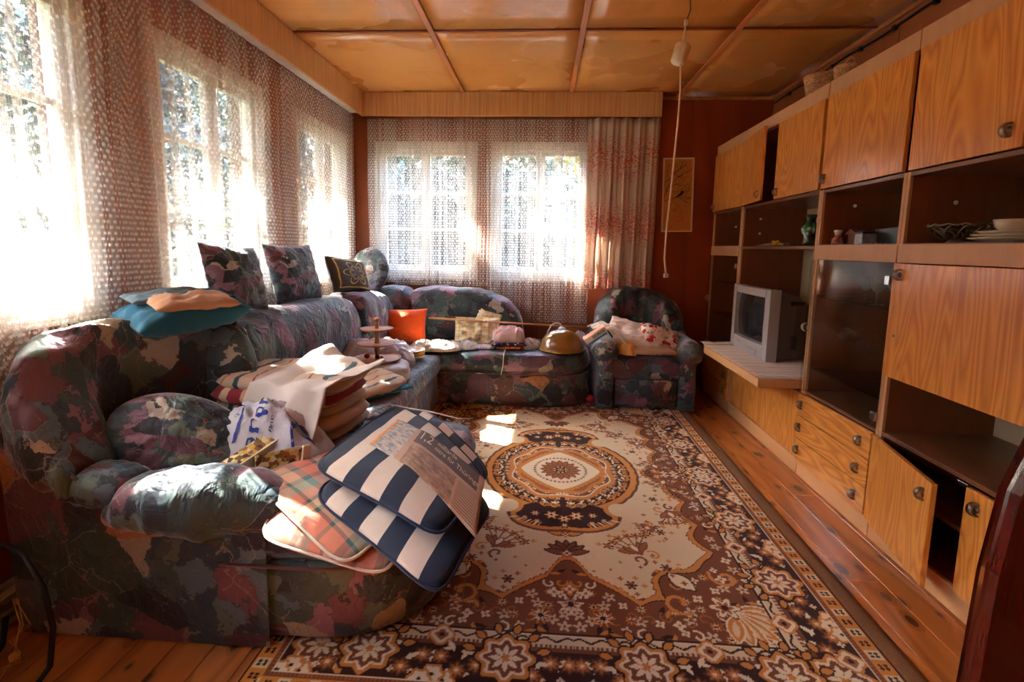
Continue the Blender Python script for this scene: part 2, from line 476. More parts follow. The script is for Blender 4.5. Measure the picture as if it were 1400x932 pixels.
def boards(wall, axis, pos, s, a0, a1, holes, mat, wid=0.46, t=0.012):
    """wall boards, each its own piece, cut round the window openings"""
    a = a0
    cuts = sorted(set([a0, a1] + [h for hh in holes for h in hh]))
    pts = []
    for c0, c1 in zip(cuts[:-1], cuts[1:]):
        n = max(1, round((c1 - c0) / wid))
        for k in range(n): pts.append((c0 + (c1 - c0) * k / n, c0 + (c1 - c0) * (k + 1) / n))
    for (p0, p1) in pts:
        inside = any(h0 - 1e-4 <= p0 and p1 <= h1 + 1e-4 for h0, h1 in holes)
        for (z0, z1) in (((0, WZ0), (WZ1, ZC)) if inside else ((0, ZC),)):
            mb = MB()
            if axis == 'x': mb.box(min(pos, pos + s * t), max(pos, pos + s * t), p0 + .0015, p1 - .0015, z0 + .001, z1 - .001)
            else: mb.box(p0 + .0015, p1 - .0015, min(pos, pos + s * t), max(pos, pos + s * t), z0 + .001, z1 - .001)
            mb.build('wall_board', mat, wall, bevel=.002, seg=1)
T = 0.16
wl = wall_with_holes('wall_left', 'x', XL - .012, -T, YR, YB + .16, WL)
boards(wl, 'x', XL - .012, 1, YR, YB, WL, wallside)
wbk = wall_with_holes('wall_back', 'y', YB + .012, T, XL - .012, XR + .012, WB)
boards(wbk, 'y', YB + .012, -1, XL, 1.0, WB, wallside)
boards(wbk, 'y', YB + .012, -1, 1.0, XR, [], wallmat, wid=0.36)
wr = wall_with_holes('wall_right', 'x', XR + .012, T, YR, YB + .16, [])
boards(wr, 'x', XR + .012, -1, YR, YB, [], wallside, wid=0.8)
WR = []
wre = wall_with_holes('wall_rear', 'y', YR, -T, XL - T, XR + T, WR)
boards(wre, 'y', YR, 1, XL, XR, WR, wallside)
# ---- ceiling panels and battens
ce = struct(MB().box(XL - .15, XR + .15, YR - .1, YB + .15, ZC + .02, ZC + .1).build('ceiling', core))
t = NT('ply_ceiling')
oi = t.n('ShaderNodeObjectInfo')
v = t.coord('Object', scale=(1, 1, 1)); ad = t.n('ShaderNodeVectorMath', operation='ADD'); t.set(ad, 0, v)
t.set(ad, 1, t.comb(t.math('MULTIPLY', oi.outputs['Random'], 13.0), t.math('MULTIPLY', oi.outputs['Random'], 7.0), 0.0)); v = ad.outputs[0]
n1 = t.noise(v, 1.3, 3, 0.5); n2 = t.noise(v, 3.6, 5, 0.65, 0.6)
vs_ = t.n('ShaderNodeVectorMath', operation='MULTIPLY'); t.set(vs_, 0, v); t.set(vs_, 1, (0.6, 12, 1)); n3 = t.noise(vs_.outputs[0], 3, 3, 0.6)
c = t.ramp(n1, [(0.3, srgb(206, 134, 60)), (0.7, srgb(234, 172, 96))])
c = t.mix(t.math('MULTIPLY', n3, 0.35), c, srgb(190, 114, 48))
st_ = t.math('MULTIPLY', t.math('SUBTRACT', n2, 0.56, clamp=True), 3.0, clamp=True)
c = t.mix(t.math('MULTIPLY', st_, 0.28), c, srgb(96, 44, 18))
ceilmat = t.done(t.bsdf(c, t.math('ADD', t.math('MULTIPLY', n1, 0.15), 0.2), 0.5, bump=t.noise(v, 2.0, 2), bstr=0.25, bdist=0.02, Coat_Weight=0.22, Coat_Roughness=0.2))
xs = [XL, -0.76, 0.22, 1.19, XR]; ys = [YR, 0.55, 1.94, 3.34, YB]
for i in range(4):
    for j in range(4):
        a, b, c0, c1 = xs[i] + .004, xs[i + 1] - .004, ys[j] + .004, ys[j + 1] - .004
        def sag(u, v, a=a, b=b, c0=c0, c1=c1, i=i, j=j):
            return (a + u * (b - a), c0 + v * (c1 - c0), ZC + .003 + 0.003 * nz(u * 2 + i * 3, v * 2 + j * 5))
        MB().grid(lambda u, v: sag(v, u), 8, 8).build('ceiling_panel', ceilmat, ce, smooth=True, solid=.006)
batmat = wood('batten', srgb(176, 96, 44), srgb(206, 126, 66), 'Y', 2.0, 0.4)
batx = wood('batten_dark', srgb(118, 46, 24), srgb(150, 66, 34), 'X', 2.0, 0.4)
for k, xx in enumerate(xs[1:-1]):
    MB().box(xx - .018, xx + .018, YR, YB, ZC - .012, ZC + .001).build('batten', batmat, ce, bevel=.003)
for yy in ys[1:-1]:
    MB().box(XL, XR, yy - .011, yy + .011, ZC - .009, ZC + .002).build('batten', batx, ce, bevel=.003)
struct(MB().box(1.02, XR, YB - .02, YB, ZC - .03, ZC - .002).build('trim_1', batmat, bevel=.004))
struct(MB().box(XR - .022, XR, YR, YB - .02, ZC - .03, ZC - .002).build('trim_2', batmat, bevel=.004))
# slack black cable under the right ceiling edge
mb = MB(); pts = [(XR - .012, y, 2.625 + .006 * math.sin(y * 9)) for y in np.linspace(0.2, YB - .03, 60)]
mb.tube(pts, .007, 6)
o = thing('ceiling_cable', 'black cable clipped along the top of the right wall under the ceiling', 'cable', (XR - .012, 2.5, 2.625))
mb.build('cable', M['black'], o, smooth=True, world=True)
for y in np.arange(0.4, YB - .1, .31): MB().box(XR - .022, XR, y - .012, y + .012, 2.61, 2.634).build('clip', M['black'], o, world=True)

# ---- windows
def window(name, axis, pos, a0, a1):
    """double casement, two leaves of three panes; pos = inner wall face; a along the wall"""
    root = struct(bpy.data.objects.new(name, None)); scene.collection.objects.link(root)
    mid = (a0 + a1) / 2
    def place(a, d, z): return (pos - d, a, z) if axis == 'x' else (a, pos + d * (1 if axis == 'y' else -1), z)   # d = depth outwards
    root.location = place(mid, 0, WZ0)
    def bx(mb, a, b, d0, d1, z0, z1):
        p, q = place(a, d0, z0), place(b, d1, z1)
        mb.box(min(p[0], q[0]), max(p[0], q[0]), min(p[1], q[1]), max(p[1], q[1]), z0, z1)
    mb = MB(); w = .05
    # casing overlapping the wall inside
    for (A, B, Z0, Z1) in ((a0 - .03, a0 + .035, WZ0 - .03, WZ1 + .03), (a1 - .035, a1 + .03, WZ0 - .03, WZ1 + .03), (a0 + .035, a1 - .035, WZ1 - .05, WZ1 + .03), (a0 + .035, a1 - .035, WZ0 - .03, WZ0 + .04)):
        bx(mb, A, B, -.022, .1, Z0, Z1)
    mb.build('window_frame', M['whitepaint'], root, world=True, bevel=.003)
    bx(mb2 := MB(), a0 - .04, a1 + .04, -.036, .0, WZ0 - .05, WZ0 - .032)
    mb2.build('window_sill', M['whitepaint'], root, world=True, bevel=.004)
    for s in (-1, 1):
        l0, l1 = (a0 + .038, mid - .002) if s < 0 else (mid + .002, a1 - .038)
        z0, z1 = WZ0 + .043, WZ1 - .053
        mb = MB(); st = .042
        bx(mb, l0, l0 + st, .0, .04, z0, z1); bx(mb, l1 - st, l1, .0, .04, z0, z1)
        bx(mb, l0 + st, l1 - st, .0, .04, z0, z0 + st); bx(mb, l0 + st, l1 - st, .0, .04, z1 - st, z1)
        h = (z1 - z0 - 2 * st)
        zz = [z0 + st + h * k / 3 for k in range(4)]
        for k in (1, 2): bx(mb, l0 + st, l1 - st, .008, .034, zz[k] - .014, zz[k] + .014)
        sash = mb.build('casement', M['whitepaint'], root, world=True, bevel=.003)
        for k in range(3):
            mb = MB(); bx(mb, l0 + st - .004, l1 - st + .004, .019, .023, zz[k] + (.01 if k else -.004), zz[k + 1] - (.01 if k < 2 else -.004))
            g = mb.build('pane', M['glass'], None)
            g.parent = sash
            for p in g.data.vertices: p.co = Vector(p.co) - Vector(root.location)
    # fastener
    mb = MB(); bx(mb, mid - .012, mid + .012, -.012, .0, 1.55, 1.63); mb.build('latch', M['whitepaint'], root, world=True, bevel=.002)
    return root
for i, (a, b) in enumerate(WL): window('window_%d' % (i + 1), 'x', XL, a, b)
for i, (a, b) in enumerate(WB): window('window_%d' % (i + 5), 'y', YB, a, b)
for i, (a, b) in enumerate(WR): window('window_%d' % (i + 7), 'r', YR, a, b)
# portals guide the daylight sampling at each opening (they give off nothing themselves)
def portal(loc, rot, sx, sy):
    d = bpy.data.lights.new('window_portal', 'AREA'); d.shape = 'RECTANGLE'; d.size = sx; d.size_y = sy; d.cycles.is_portal = True
    o = bpy.data.objects.new('window_portal', d); scene.collection.objects.link(o); o.location = loc; o.rotation_euler = rot
for a, b in WL: portal((XL - .14, (a + b) / 2, (WZ0 + WZ1) / 2), (0, R_(-90), 0), WZ1 - WZ0, b - a)
for a, b in WB: portal(((a + b) / 2, YB + .14, (WZ0 + WZ1) / 2), (R_(-90), 0, 0), b - a, WZ1 - WZ0)
for a, b in WR: portal(((a + b) / 2, YR - .14, (WZ0 + WZ1) / 2), (R_(90), 0, 0), b - a, WZ1 - WZ0)

# ---- pelmet boards
pm = thing('pelmet', 'striped wood-look pelmet board boxing in the curtain rails round the window walls', 'pelmet', (-0.3, 4.55, 2.475))
MB().box(-1.68, 1.02, 4.58, 4.60, 2.475, 2.686).build('front_board', M['pelmet'], pm, world=True, bevel=.002)
MB().box(1.0, 1.02, 4.60, 4.735, 2.475, 2.686).build('end_board', M['pelmet'], pm, world=True, bevel=.002)
pm2 = thing('pelmet', 'striped wood-look pelmet board running above the left window wall', 'pelmet', (-1.69, 2.4, 2.475))
MB().box(-1.70, -1.68, -.6, 4.60, 2.475, 2.686).build('front_board', M['pelmet'], pm2, world=True, bevel=.002)
MB().box(-1.80, -1.72, -.6, 4.58, 2.50, 2.515).build('curtain_rail', M['whitepaint'], pm2, world=True)

# ---- lace curtains
def lace_curtain(axis, pos, a0, a1, z0, label, cat_seed, amp=.027, nfold=None, gather=None, zfn=None, amp_dir=1):
    rnd = random.Random(cat_seed)
    L = a1 - a0; nf = nfold or int(L / .10)
    ph = [rnd.uniform(.6, 1.5) for _ in range(nf)]; tot = sum(ph); cum = [0]
    for p in ph: cum.append(cum[-1] + p / tot)
    am = [rnd.uniform(.55, 1.25) for _ in range(nf)]
    def fold(u):
        for k in range(nf):
            if u <= cum[k + 1] + 1e-9:
                q = (u - cum[k]) / (cum[k + 1] - cum[k]); return am[k] * math.sin(2 * PI * q), am[k] * math.sin(4 * PI * q)
        return 0, 0
    nu = nf * 12; nv = 26; seed = rnd.uniform(0, 50)
    zt = 2.47
    def fn(u, v):
        z = zt + (z0 - zt) * v
        if zfn: z = zt + (zfn(u) - zt) * v
        a = a0 + L * u
        if gather: a = gather(u, z, a)
        f1, f2 = fold(u)
        a += .012 * nz(u * 9 + seed, z * 1.5) - .0165 * f2
        d = amp * f1 * (0.8 + .35 * v) + .012 * nz(u * 4, z * 2 + seed)
        if axis == 'x': return (pos + d * amp_dir, a, z)
        return (a, pos + d, z)
    # arc length for the weave
    us = [i / nu for i in range(nu + 1)]; arc = [0]
    for i in range(nu):
        p, q = Vector(fn(us[i], .3)), Vector(fn(us[i + 1], .3)); arc.append(arc[-1] + (p - q).length)
    mb = MB(); mb.grid(fn, nu, nv, uvfn=lambda u, v: (arc[int(round(u * nu))], 3 - v * (zt - z0)))
    o = mb.build('lace_curtain', M['lace'], None, smooth=True)
    return tag(o, label, 'curtain')
def pull(c, k, zr=1.35):
    # sweep the lower cloth towards c
    def g(u, z, a):
        s = sstep(2.3, zr, z); return a + (c - a) * k * s
    return g
lace_curtain('x', -1.762, -0.6, 0.22, .62, 'white star-net curtain added outside the frame, dimming the extra fill-light window beside the camera', 9)  # unseen curtain, added to weaken the daylight from the extra window
lace_curtain('x', -1.762, 0.2, 1.36, .62, 'white star-net curtain over the nearest left window, closest to the camera', 1)
lace_curtain('x', -1.766, 1.33, 2.18, .62, 'white star-net curtain hanging between the nearest and middle left windows', 2, nfold=14, amp=.024)
lace_curtain('x', -1.762, 2.16, 3.32, .70, 'white star-net curtain over the middle left window', 3, nfold=11)
lace_curtain('x', -1.764, 3.30, 4.56, .70, 'white star-net curtain over the far left window by the corner', 4, nfold=16, amp=.023)
lace_curtain('y', 4.655, -1.66, -1.42, .95, 'narrow bunched net curtain in the corner of the two window walls', 5, nfold=5, amp=.03)
lace_curtain('y', 4.66, -1.44, -.50, .93, 'white net curtain over the left window of the back wall', 6, nfold=15, amp=.032)
lace_curtain('y', 4.66, -.52, .42, .60, 'white net curtain over the right window of the back wall, beside the coral curtain', 7, nfold=16, amp=.032)

# ---- coral curtain
t = NT('coral_print_curtain')
v = t.coord('UV'); uv = t.sep(v)
nb = t.noise(v, 16, 3, 0.55, 1.6)
band = t.math('SINE', t.math('ADD', t.math('MULTIPLY', uv[1], 10.5), t.math('MULTIPLY', t.noise(v, 3.0, 2), 3.0)))
wv = t.n('ShaderNodeTexWave'); t.set(wv, 'Vector', v); wv.inputs['Scale'].default_value = 14; wv.inputs['Distortion'].default_value = 9; wv.inputs['Detail'].default_value = 2; wv.inputs['Detail Scale'].default_value = 3
lv = t.n('ShaderNodeTexVoronoi'); lm_ = t.n('ShaderNodeVectorMath', operation='MULTIPLY'); t.set(lm_, 0, v); t.set(lm_, 1, (1.0, 1.7, 1.0)); t.set(lv, 'Vector', lm_.outputs[0]); lv.inputs['Scale'].default_value = 44
leafm = t.math('LESS_THAN', lv.outputs['Distance'], 0.50)
zone = t.math('GREATER_THAN', t.math('ADD', t.math('MULTIPLY', band, 0.32), t.math('MULTIPLY', wv.outputs[1], 0.5)), 0.30)
k = t.math('MULTIPLY', leafm, zone)
c = t.mix(k, srgb(240, 226, 212), srgb(230, 138, 116))
b1 = t.bsdf(c, 0.7, 0.3, bump=t.noise(v, 400, 2), bstr=.1)
tl = t.n('ShaderNodeBsdfTranslucent'); t.set(tl, 0, c)
mx = t.n('ShaderNodeMixShader'); t.set(mx, 0, 0.5); t.set(mx, 1, b1); t.set(mx, 2, tl.outputs[0])
coral = t.done(mx.outputs[0])
def cc(u, v):
    z = 2.47 + (.93 - 2.47) * v
    a = .385 + .645 * u - .03 * v * (0.2 + u) * 0.3
    d = (.028 * math.sin(u * 2 * PI * 5.3 + .5 * math.sin(z * 2)) + .014 * math.sin(u * 2 * PI * 11 + 1)) * (.7 + .5 * v) + .02 * v * nz(u * 3, z * 2)
    return (a + .01 * nz(u * 6, z * 1.5, 3), 4.628 + d, z)
mb = MB().grid(cc, 90, 24, uvfn=lambda u, v: (u * .9, (1 - v) * 1.55))
tag(mb.build('curtain', coral, None, smooth=True, solid=.002), 'cream curtain with coral red leaf print at the right end of the back window', 'curtain')

# ---- picture
t = NT('painted_panel')
v = t.coord('Object', scale=(1, 1, 1)); n_ = t.noise(v, 6, 3)
pic_bg = t.done(t.bsdf(t.mix(n_, srgb(186, 112, 46), srgb(206, 134, 62)), .45, .4))
pc = thing('framed_picture', 'narrow framed picture of a dark bird on a blossoming branch on an amber ground', 'picture', (1.237, YB - .004, 1.81), rot=(0, R_(-1.4), 0))
w2, h2 = .14, .337
mb = MB()
for (a, b, c0, c1) in ((-w2, -w2 + .012, -h2, h2), (w2 - .012, w2, -h2, h2), (-w2 + .012, w2 - .012, h2 - .012, h2), (-w2 + .012, w2 - .012, -h2, -h2 + .012)):
    mb.box(a, b, -.026, 0, c0, c1)
mb.build('frame', plain('cream_frame', srgb(222, 190, 150), .5), pc, bevel=.002)
MB().box(-w2 + .012, w2 - .012, -.014, -.004, -h2 + .012, h2 - .012).build('painting', pic_bg, pc)
ink = plain('ink', srgb(28, 16, 12), .6); pink_ = plain('blossom', srgb(140, 66, 34), .6)
mb = MB(); rr = random.Random(4)
def br(p, ang, ln, w, dep):
    pts = [p]
    for k in range(4):
        ang += rr.uniform(-.35, .35); p = (p[0] + math.cos(ang) * ln / 4, p[1] + math.sin(ang) * ln / 4)
        if abs(p[0]) > w2 - .018 or abs(p[1]) > h2 - .02: break
        pts.append(p)
    for (a, b) in zip(pts[:-1], pts[1:]):
        d = Vector((b[0] - a[0], b[1] - a[1])); n = Vector((-d.y, d.x)).normalized() * w
        mb.add([(a[0] - n.x, -.0145, a[1] - n.y), (a[0] + n.x, -.0145, a[1] + n.y), (b[0] + n.x, -.0145, b[1] + n.y), (b[0] - n.x, -.0145, b[1] - n.y)], [(0, 1, 2, 3)])
    if dep and len(pts) > 2:
        for q in pts[1:]: br(q, ang + rr.uniform(-1, 1), ln * .55, w * .6, dep - 1)
for (p, a, l) in (((-.125, -.02), 1.4, .28), ((-.12, -.05), .1, .24), ((-.12, .12), .9, .2), ((.02, -.03), -.7, .16), ((-.11, .03), 1.0, .2)): br(p, a, l, .0022, 2)
mb.build('branch', ink, pc)
mb = MB()
bird = [(-.065, -.055), (-.03, -.028), (.0, .0), (.018, .022), (.034, .032), (.044, .024), (.04, .008), (.028, -.008), (.008, -.02), (-.02, -.03)]
bird = [(x + .012, z + .012) for x, z in bird]
mb.add([(x, -.0155, z) for x, z in bird], [tuple(range(len(bird)))]); mb.build('bird', ink, pc)
mb = MB()
for (cx, cz) in [(rr.gauss(x0, .022), rr.gauss(z0, .03)) for (x0, z0) in ((-.07, .25), (.0, .18), (.06, .25), (-.02, -.13), (.085, -.1), (.04, -.2)) for _ in range(9)]:
    if abs(cx) < w2 - .02 and abs(cz) < h2 - .02:
        n0 = 5; r = rr.uniform(.004, .008); mb.add([(cx, -.0145, cz)] + [(cx + r * math.cos(2 * PI * k / 10) * (1 if k % 2 else .5), -.015, cz + r * math.sin(2 * PI * k / 10) * (1 if k % 2 else .5)) for k in range(10)], [(0, k + 1, (k + 1) % 10 + 1) for k in range(10)])
mb.build('blossom', pink_, pc)

# ---- hanging lamp cord
cm = plain('ivory_cable', srgb(228, 206, 176), .5)
hc = thing('pendant_cord', 'bare ivory lamp cord with a cup-shaped rose hanging from the ceiling', 'cord', (.76, 2.95, ZC))
pts = [(.742, 2.95, 2.40), (.752, 2.95, 2.2), (.748, 2.95, 2.0), (.738, 2.95, 1.8), (.728, 2.95, 1.6), (.718, 2.95, 1.42), (.716, 2.95, 1.25), (.729, 2.95, 1.165)]
MB().tube(pts, .0055, 8).build('cable', cm, hc, smooth=True, world=True)
pts = [(.742, 2.95, 2.40), (.757, 2.95, 2.50), (.762, 2.95, 2.56), (.78, 2.94, 2.62), (.775, 2.94, ZC - .012)]
MB().tube(pts[:3], .005, 8).build('cable', cm, hc, smooth=True, world=True)
MB().tube(pts[2:], .003, 6).build('wire', plain('blue_wire', srgb(50, 60, 70), .5), hc, smooth=True, world=True)
rm = Matrix.Translation((.742, 2.95, 2.395)) @ Matrix.Rotation(.3, 4, 'Y')
mb = MB().lathe([(0, -.055), (.034, -.055), (.040, -.048), (.044, .04), (.036, .052), (.01, .055), (0, .055)], n=24)
mb.v = [tuple(rm @ Vector(p)) for p in mb.v]; mb.build('ceiling_rose', cm, hc, smooth=True, world=True)
MB().box(.752, .772, 2.94, 2.96, 2.545, 2.575).build('terminal_block', cm, hc, world=True, bevel=.003)
MB().box(.717, .743, 2.938, 2.962, 1.14, 1.165).build('terminal_block', cm, hc, world=True, bevel=.003)

# ---- outside: eaves, ground, trees
ev = thing('roof_eave', 'wooden roof overhang above the left windows outside', 'eave', (-2.4, 2.4, 2.68))
for k in range(6):
    MB().box(-2.735 + k * .125, -2.735 + k * .125 + .122, YR - .3, YB + .9, 2.60, 2.625).build('soffit_board', M['brownlam'], ev, world=True)
t = NT('grass_ground'); v = t.coord('Object'); g = t.noise(v, 1.2, 6, .7)
gm = t.done(t.bsdf(t.ramp(g, [(.3, srgb(60, 66, 40)), (.7, srgb(104, 102, 74))]), .9, .2))
gr = struct(MB().box(-40, 30, -30, 45, -.75, -.7).build('ground', gm))
def backing_slope(u, v):
    a = R_(-65 + 170 * u); q = 22 + 10 * v
    return (-q * math.cos(a), q * math.sin(a) + 2, -.8 + 12.5 * v ** .6 + 1.6 * nz(u * 16, v * 3) + .8 * nz(u * 60, v * 9))
struct(MB().grid(backing_slope, 160, 16).build('added_sky_backing', plain('dark_backing_green', srgb(44, 54, 42), .9, nscale=1.4, var=.5), smooth=False))  # dark slope added behind the trees to block bright sky in the gaps
def tree(x, y, h, rad, seed, label, col, n=7000, lo=.0, leafs=.16):
    r = random.Random(seed); o = thing('tree', label, 'tree', (x, y, -.7))
    MB().tube([(0, 0, 0), (.05, 0, h * .35), (-.05, .05, h * .7), (0, 0, h * .92)], [.16, .12, .07, .02], 8).build('trunk', M['brownlam'], o, smooth=True)
    mb = MB(); bm2 = MB()
    for k in range(14):
        a = r.uniform(0, 2 * PI); z = h * r.uniform(.15, .8); q = rad * r.uniform(.5, .9)
        bm2.tube([(0, 0, z), (q * .5 * math.cos(a), q * .5 * math.sin(a), z + .3), (q * math.cos(a), q * math.sin(a), z + .5)], [.05, .03, .01], 5)
    bm2.build('branch', M['brownlam'], o, smooth=True)
    cl = [(r.uniform(-1, 1) * rad * .9, r.uniform(-1, 1) * rad * .9, h * r.uniform(lo, 1)) for _ in range(90)]
    for k in range(n):
        c = r.choice(cl); s = rad * .2
        p = Vector((c[0] + r.gauss(0, s), c[1] + r.gauss(0, s), max(.05, c[2] + r.gauss(0, s))))
        e = Euler((r.uniform(-1, 1), r.uniform(-1, 1), r.uniform(0, 6.3))).to_matrix(); q = leafs * r.uniform(.6, 1.5)
        mb.add([p + e @ Vector(w) * q for w in ((-.5, 0, 0), (0, -.3, .05), (.6, 0, 0), (0, .3, .05))], [(0, 1, 2, 3)])
    f = mb.build('foliage', col, o); f['kind'] = 'stuff'
lf1 = cloth('leaf_green', srgb(40, 50, 36), .6, 50, .25); lf3 = cloth('leaf_blue_green', srgb(36, 44, 44), .6, 50, .25); lf2 = cloth('leaf_gold', srgb(96, 88, 48), .6, 50, .3)
tree(-7.4, 0.2, 7.4, 2.0, 11, 'leafy green tree outside, leftmost of those seen through the nearest left window', lf3)
tree(-7.2, 4.2, 7.2, 1.9, 12, 'green tree outside seen through the nearest and middle left windows', lf1)
tree(-7.0, 8.3, 7.2, 2.0, 13, 'green tree outside seen through the middle left window', lf3)
tree(-7.0, 13.0, 7.4, 2.1, 16, 'green tree outside seen through the far left window', lf1)
tree(-8.6, 18.5, 7.0, 2.6, 18, 'distant green tree outside beyond the far left window', lf3)
tree(-4.1, 9.4, 4.6, 1.5, 14, 'dark green shrub outside at the left of the left back window', lf3)
tree(-1.1, 9.2, 4.4, 1.45, 17, 'green shrub outside between the two back windows', lf1)
tree(1.9, 9.6, 4.6, 1.5, 15, 'golden green shrub outside the right window of the back wall', lf2)
# ================================================================ RUG
# pattern drawn as dyed pile: one colour per knot, stored on the mesh
def make_rug():
    HX, HY, CX, CY = 1.005, 1.54, .135, 2.76
    st = .0042
    nx, ny = int(HX / st) + 1, int(HY / st) + 1
    xs_ = np.linspace(0, HX, nx); ys_ = np.linspace(0, HY, ny)
    X, Y = np.meshgrid(xs_, ys_)
    def C(r, g, b): return np.array(srgb(r, g, b)[:3], dtype=np.float32)
    cream = C(232, 208, 170); brown = C(132, 74, 42); dark = C(62, 24, 18); org = C(220, 144, 64); tan = C(172, 104, 58); pale = C(244, 226, 192)
    A = np.empty((ny, nx, 3), dtype=np.float32); A[:] = cream
    def put(m, c): A[m] = c
    def win(cx, cy, r):
        i0, i1 = max(0, int((cx - r) / st)), min(nx, int((cx + r) / st) + 2); j0, j1 = max(0, int((cy - r) / st)), min(ny, int((cy + r) / st) + 2)
        return slice(j0, j1), slice(i0, i1)
    def flower(cx, cy, r, n, co, ci=None, cc=None, ol=None, rot=0.0, depth=.25, onlyif=None):
        J, I = win(cx, cy, r * 1.4); dx = X[J, I] - cx; dy = Y[J, I] - cy
        if dx.size == 0: return
        d = np.hypot(dx, dy); th = np.arctan2(dy, dx) + rot; rp = r * (1 - depth + depth * np.cos(n * th)); S = A[J, I]
        if ol is not None: S[d < rp + .009] = ol
        S[d < rp] = co
        if ci is not None: S[d < rp * .62] = ci
        if cc is not None: S[d < r * .24] = cc
    def leaf(cx, cy, l, w, ang, c, ol=None):
        J, I = win(cx, cy, l * 1.1); dx = X[J, I] - cx; dy = Y[J, I] - cy
        if dx.size == 0: return
        a = dx * math.cos(ang) + dy * math.sin(ang); b = -dx * math.sin(ang) + dy * math.cos(ang); S = A[J, I]
        f = (1 - (a / l) ** 2).clip(0) * w
        if ol is not None: S[(np.abs(b) < f + .007) & (np.abs(a) < l + .006)] = ol
        S[(np.abs(b) < f) & (np.abs(a) < l)] = c
    def curve(pts, w, c, ol=None):
        pts = np.array(pts, dtype=float)
        for (p, q) in zip(pts[:-1], pts[1:]):
            L = np.hypot(*(q - p)); k = max(1, int(L / (st * .8)))
            for t_ in np.linspace(0, 1, k + 1):
                x0, y0 = p + (q - p) * t_; J, I = win(x0, y0, w + .012); d = np.hypot(X[J, I] - x0, Y[J, I] - y0)
                if d.size == 0: continue
                S = A[J, I]; S[d < w] = c
    def scroll(cx, cy, r, a0, turns, w, c, sgn=1):
        P = []
        for k in range(26):
            t_ = k / 25; a = a0 + sgn * t_ * turns * 2 * PI; q = r * (1 - .75 * t_); P.append((cx + q * math.cos(a), cy + q * math.sin(a)))
        curve(P, w, c)
    def spray(cx, cy, ang, s=1.0):
        ca, sa = math.cos(ang), math.sin(ang)
        def T(u, v): return (cx + (u * ca - v * sa) * s, cy + (u * sa + v * ca) * s)
        for v_ in (-.1, -.06, -.02, .03, .07, .11):
            tip = T(.13 - abs(v_) * .35, v_); curve([T(0, 0), T(.05, v_ * .5), tip], .0035, brown)
            flower(tip[0], tip[1], .026 * s, 5, brown if abs(v_) < .09 else dark, org, dark)
        for v_ in (-.13, -.045, .045, .13): flower(*T(.175 - abs(v_) * .4, v_), .016 * s, 4, org)
        for k in range(5): leaf(*T(.02, (k - 2) * .022), .04 * s, .011, ang + (k - 2) * .5, tan, brown)
        leaf(*T(.03, 0), .03 * s, .012, ang, pale); scroll(*T(-.05, .04), .035 * s, ang, .8, .006, org); scroll(*T(-.05, -.04), .035 * s, ang + PI, .8, .006, brown, -1)
    # faint darker cream sprigs on the ground
    rr = random.Random(5)
    for _ in range(26):
        x0, y0 = rr.uniform(.1, .7), rr.uniform(.0, 1.2); scroll(x0, y0, .03, rr.uniform(0, 6), .8, .003, cream * .9)
    # brown field against the border, scalloped towards the cream ground
    ex = .725 - X; ey = 1.26 - Y
    dX = .085 + .05 * np.abs(np.cos(Y * PI / .21)) + .09 * np.exp(-((Y - .02) / .12) ** 2)
    dY = .16 + .04 * np.abs(np.cos(X * PI / .17)) + .21 * np.exp(-(X / .13) ** 2)
    F = np.minimum(ex - dX, ey - dY)
    corner = np.hypot(X - .70, Y - 1.20) - (.40 + .03 * np.cos(9 * np.arctan2(1.20 - Y, .70 - X)))
    F = np.minimum(F, corner)
    scal = .011 * np.abs(np.sin((X + Y) * 85))
    put(F < .030 + scal, brown * .8); put(F < .024 + scal, org); put(F < .008, dark); put(F < .002, brown)
    for _ in range(1):
        for j in range(21):
            for i in range(13):
                x0 = .02 + i * .058 + rr.uniform(-.016, .016); y0 = .02 + j * .06 + rr.uniform(-.016, .016)
                jj, ii = min(ny - 1, int(y0 / st)), min(nx - 1, int(x0 / st))
                if F[jj, ii] < -.014 and x0 < .72 and y0 < 1.25:
                    k = rr.random()
                    if k < .34: flower(x0, y0, rr.uniform(.017, .027), 4, pale, cream, tan, None, rr.uniform(0, 2))
                    elif k < .46: flower(x0, y0, .022, 8, org, pale, dark, None, 0, .4)
                    elif k < .60: flower(x0, y0, .026, 5, cream * .92, None, brown, None, rr.uniform(0, 2), .3)
                    elif k < .82: scroll(x0, y0, .026, rr.uniform(0, 6), .75, .0045, pale if k < .74 else org, 1 if k < .72 else -1)
                    else: leaf(x0, y0, .03, .009, rr.uniform(0, 3), dark); leaf(x0 + .02, y0 + .01, .025, .008, rr.uniform(0, 3), org)
    for k in range(10):
        scroll(.08 + .065 * k, 1.14 + .02 * (k % 2), .03, k, .7, .004, tan, 1 if k % 2 else -1)
    for _ in range(60):
        x0, y0 = rr.uniform(.05, .68), rr.uniform(.05, 1.1)
        if F[int(y0 / st), int(x0 / st)] > .06 and np.hypot(x0 / .5, y0 / .72) > 1: flower(x0, y0, rr.uniform(.008, .014), 4, rr.choice([tan, org, brown]))
    # corner palmette
    for k in range(7):
        a = -2.36 + (k - 3) * .34; L = .17 - abs(k - 3) * .018
        leaf(.58 + .07 * math.cos(a + PI), 1.10 + .07 * math.sin(a + PI), L * .55, .026, a, org, pale); leaf(.58 + .075 * math.cos(a + PI), 1.10 + .075 * math.sin(a + PI), L * .35, .012, a, cream)
    flower(.56, 1.07, .055, 6, pale, tan, dark, brown)
    leaf(.44, .94, .06, .034, .85, pale, dark); flower(.45, .95, .016, 4, org, dark)
    scroll(.40, 1.06, .06, 1.0, .9, .008, org); scroll(.62, .90, .06, 3.6, .9, .008, org, -1)
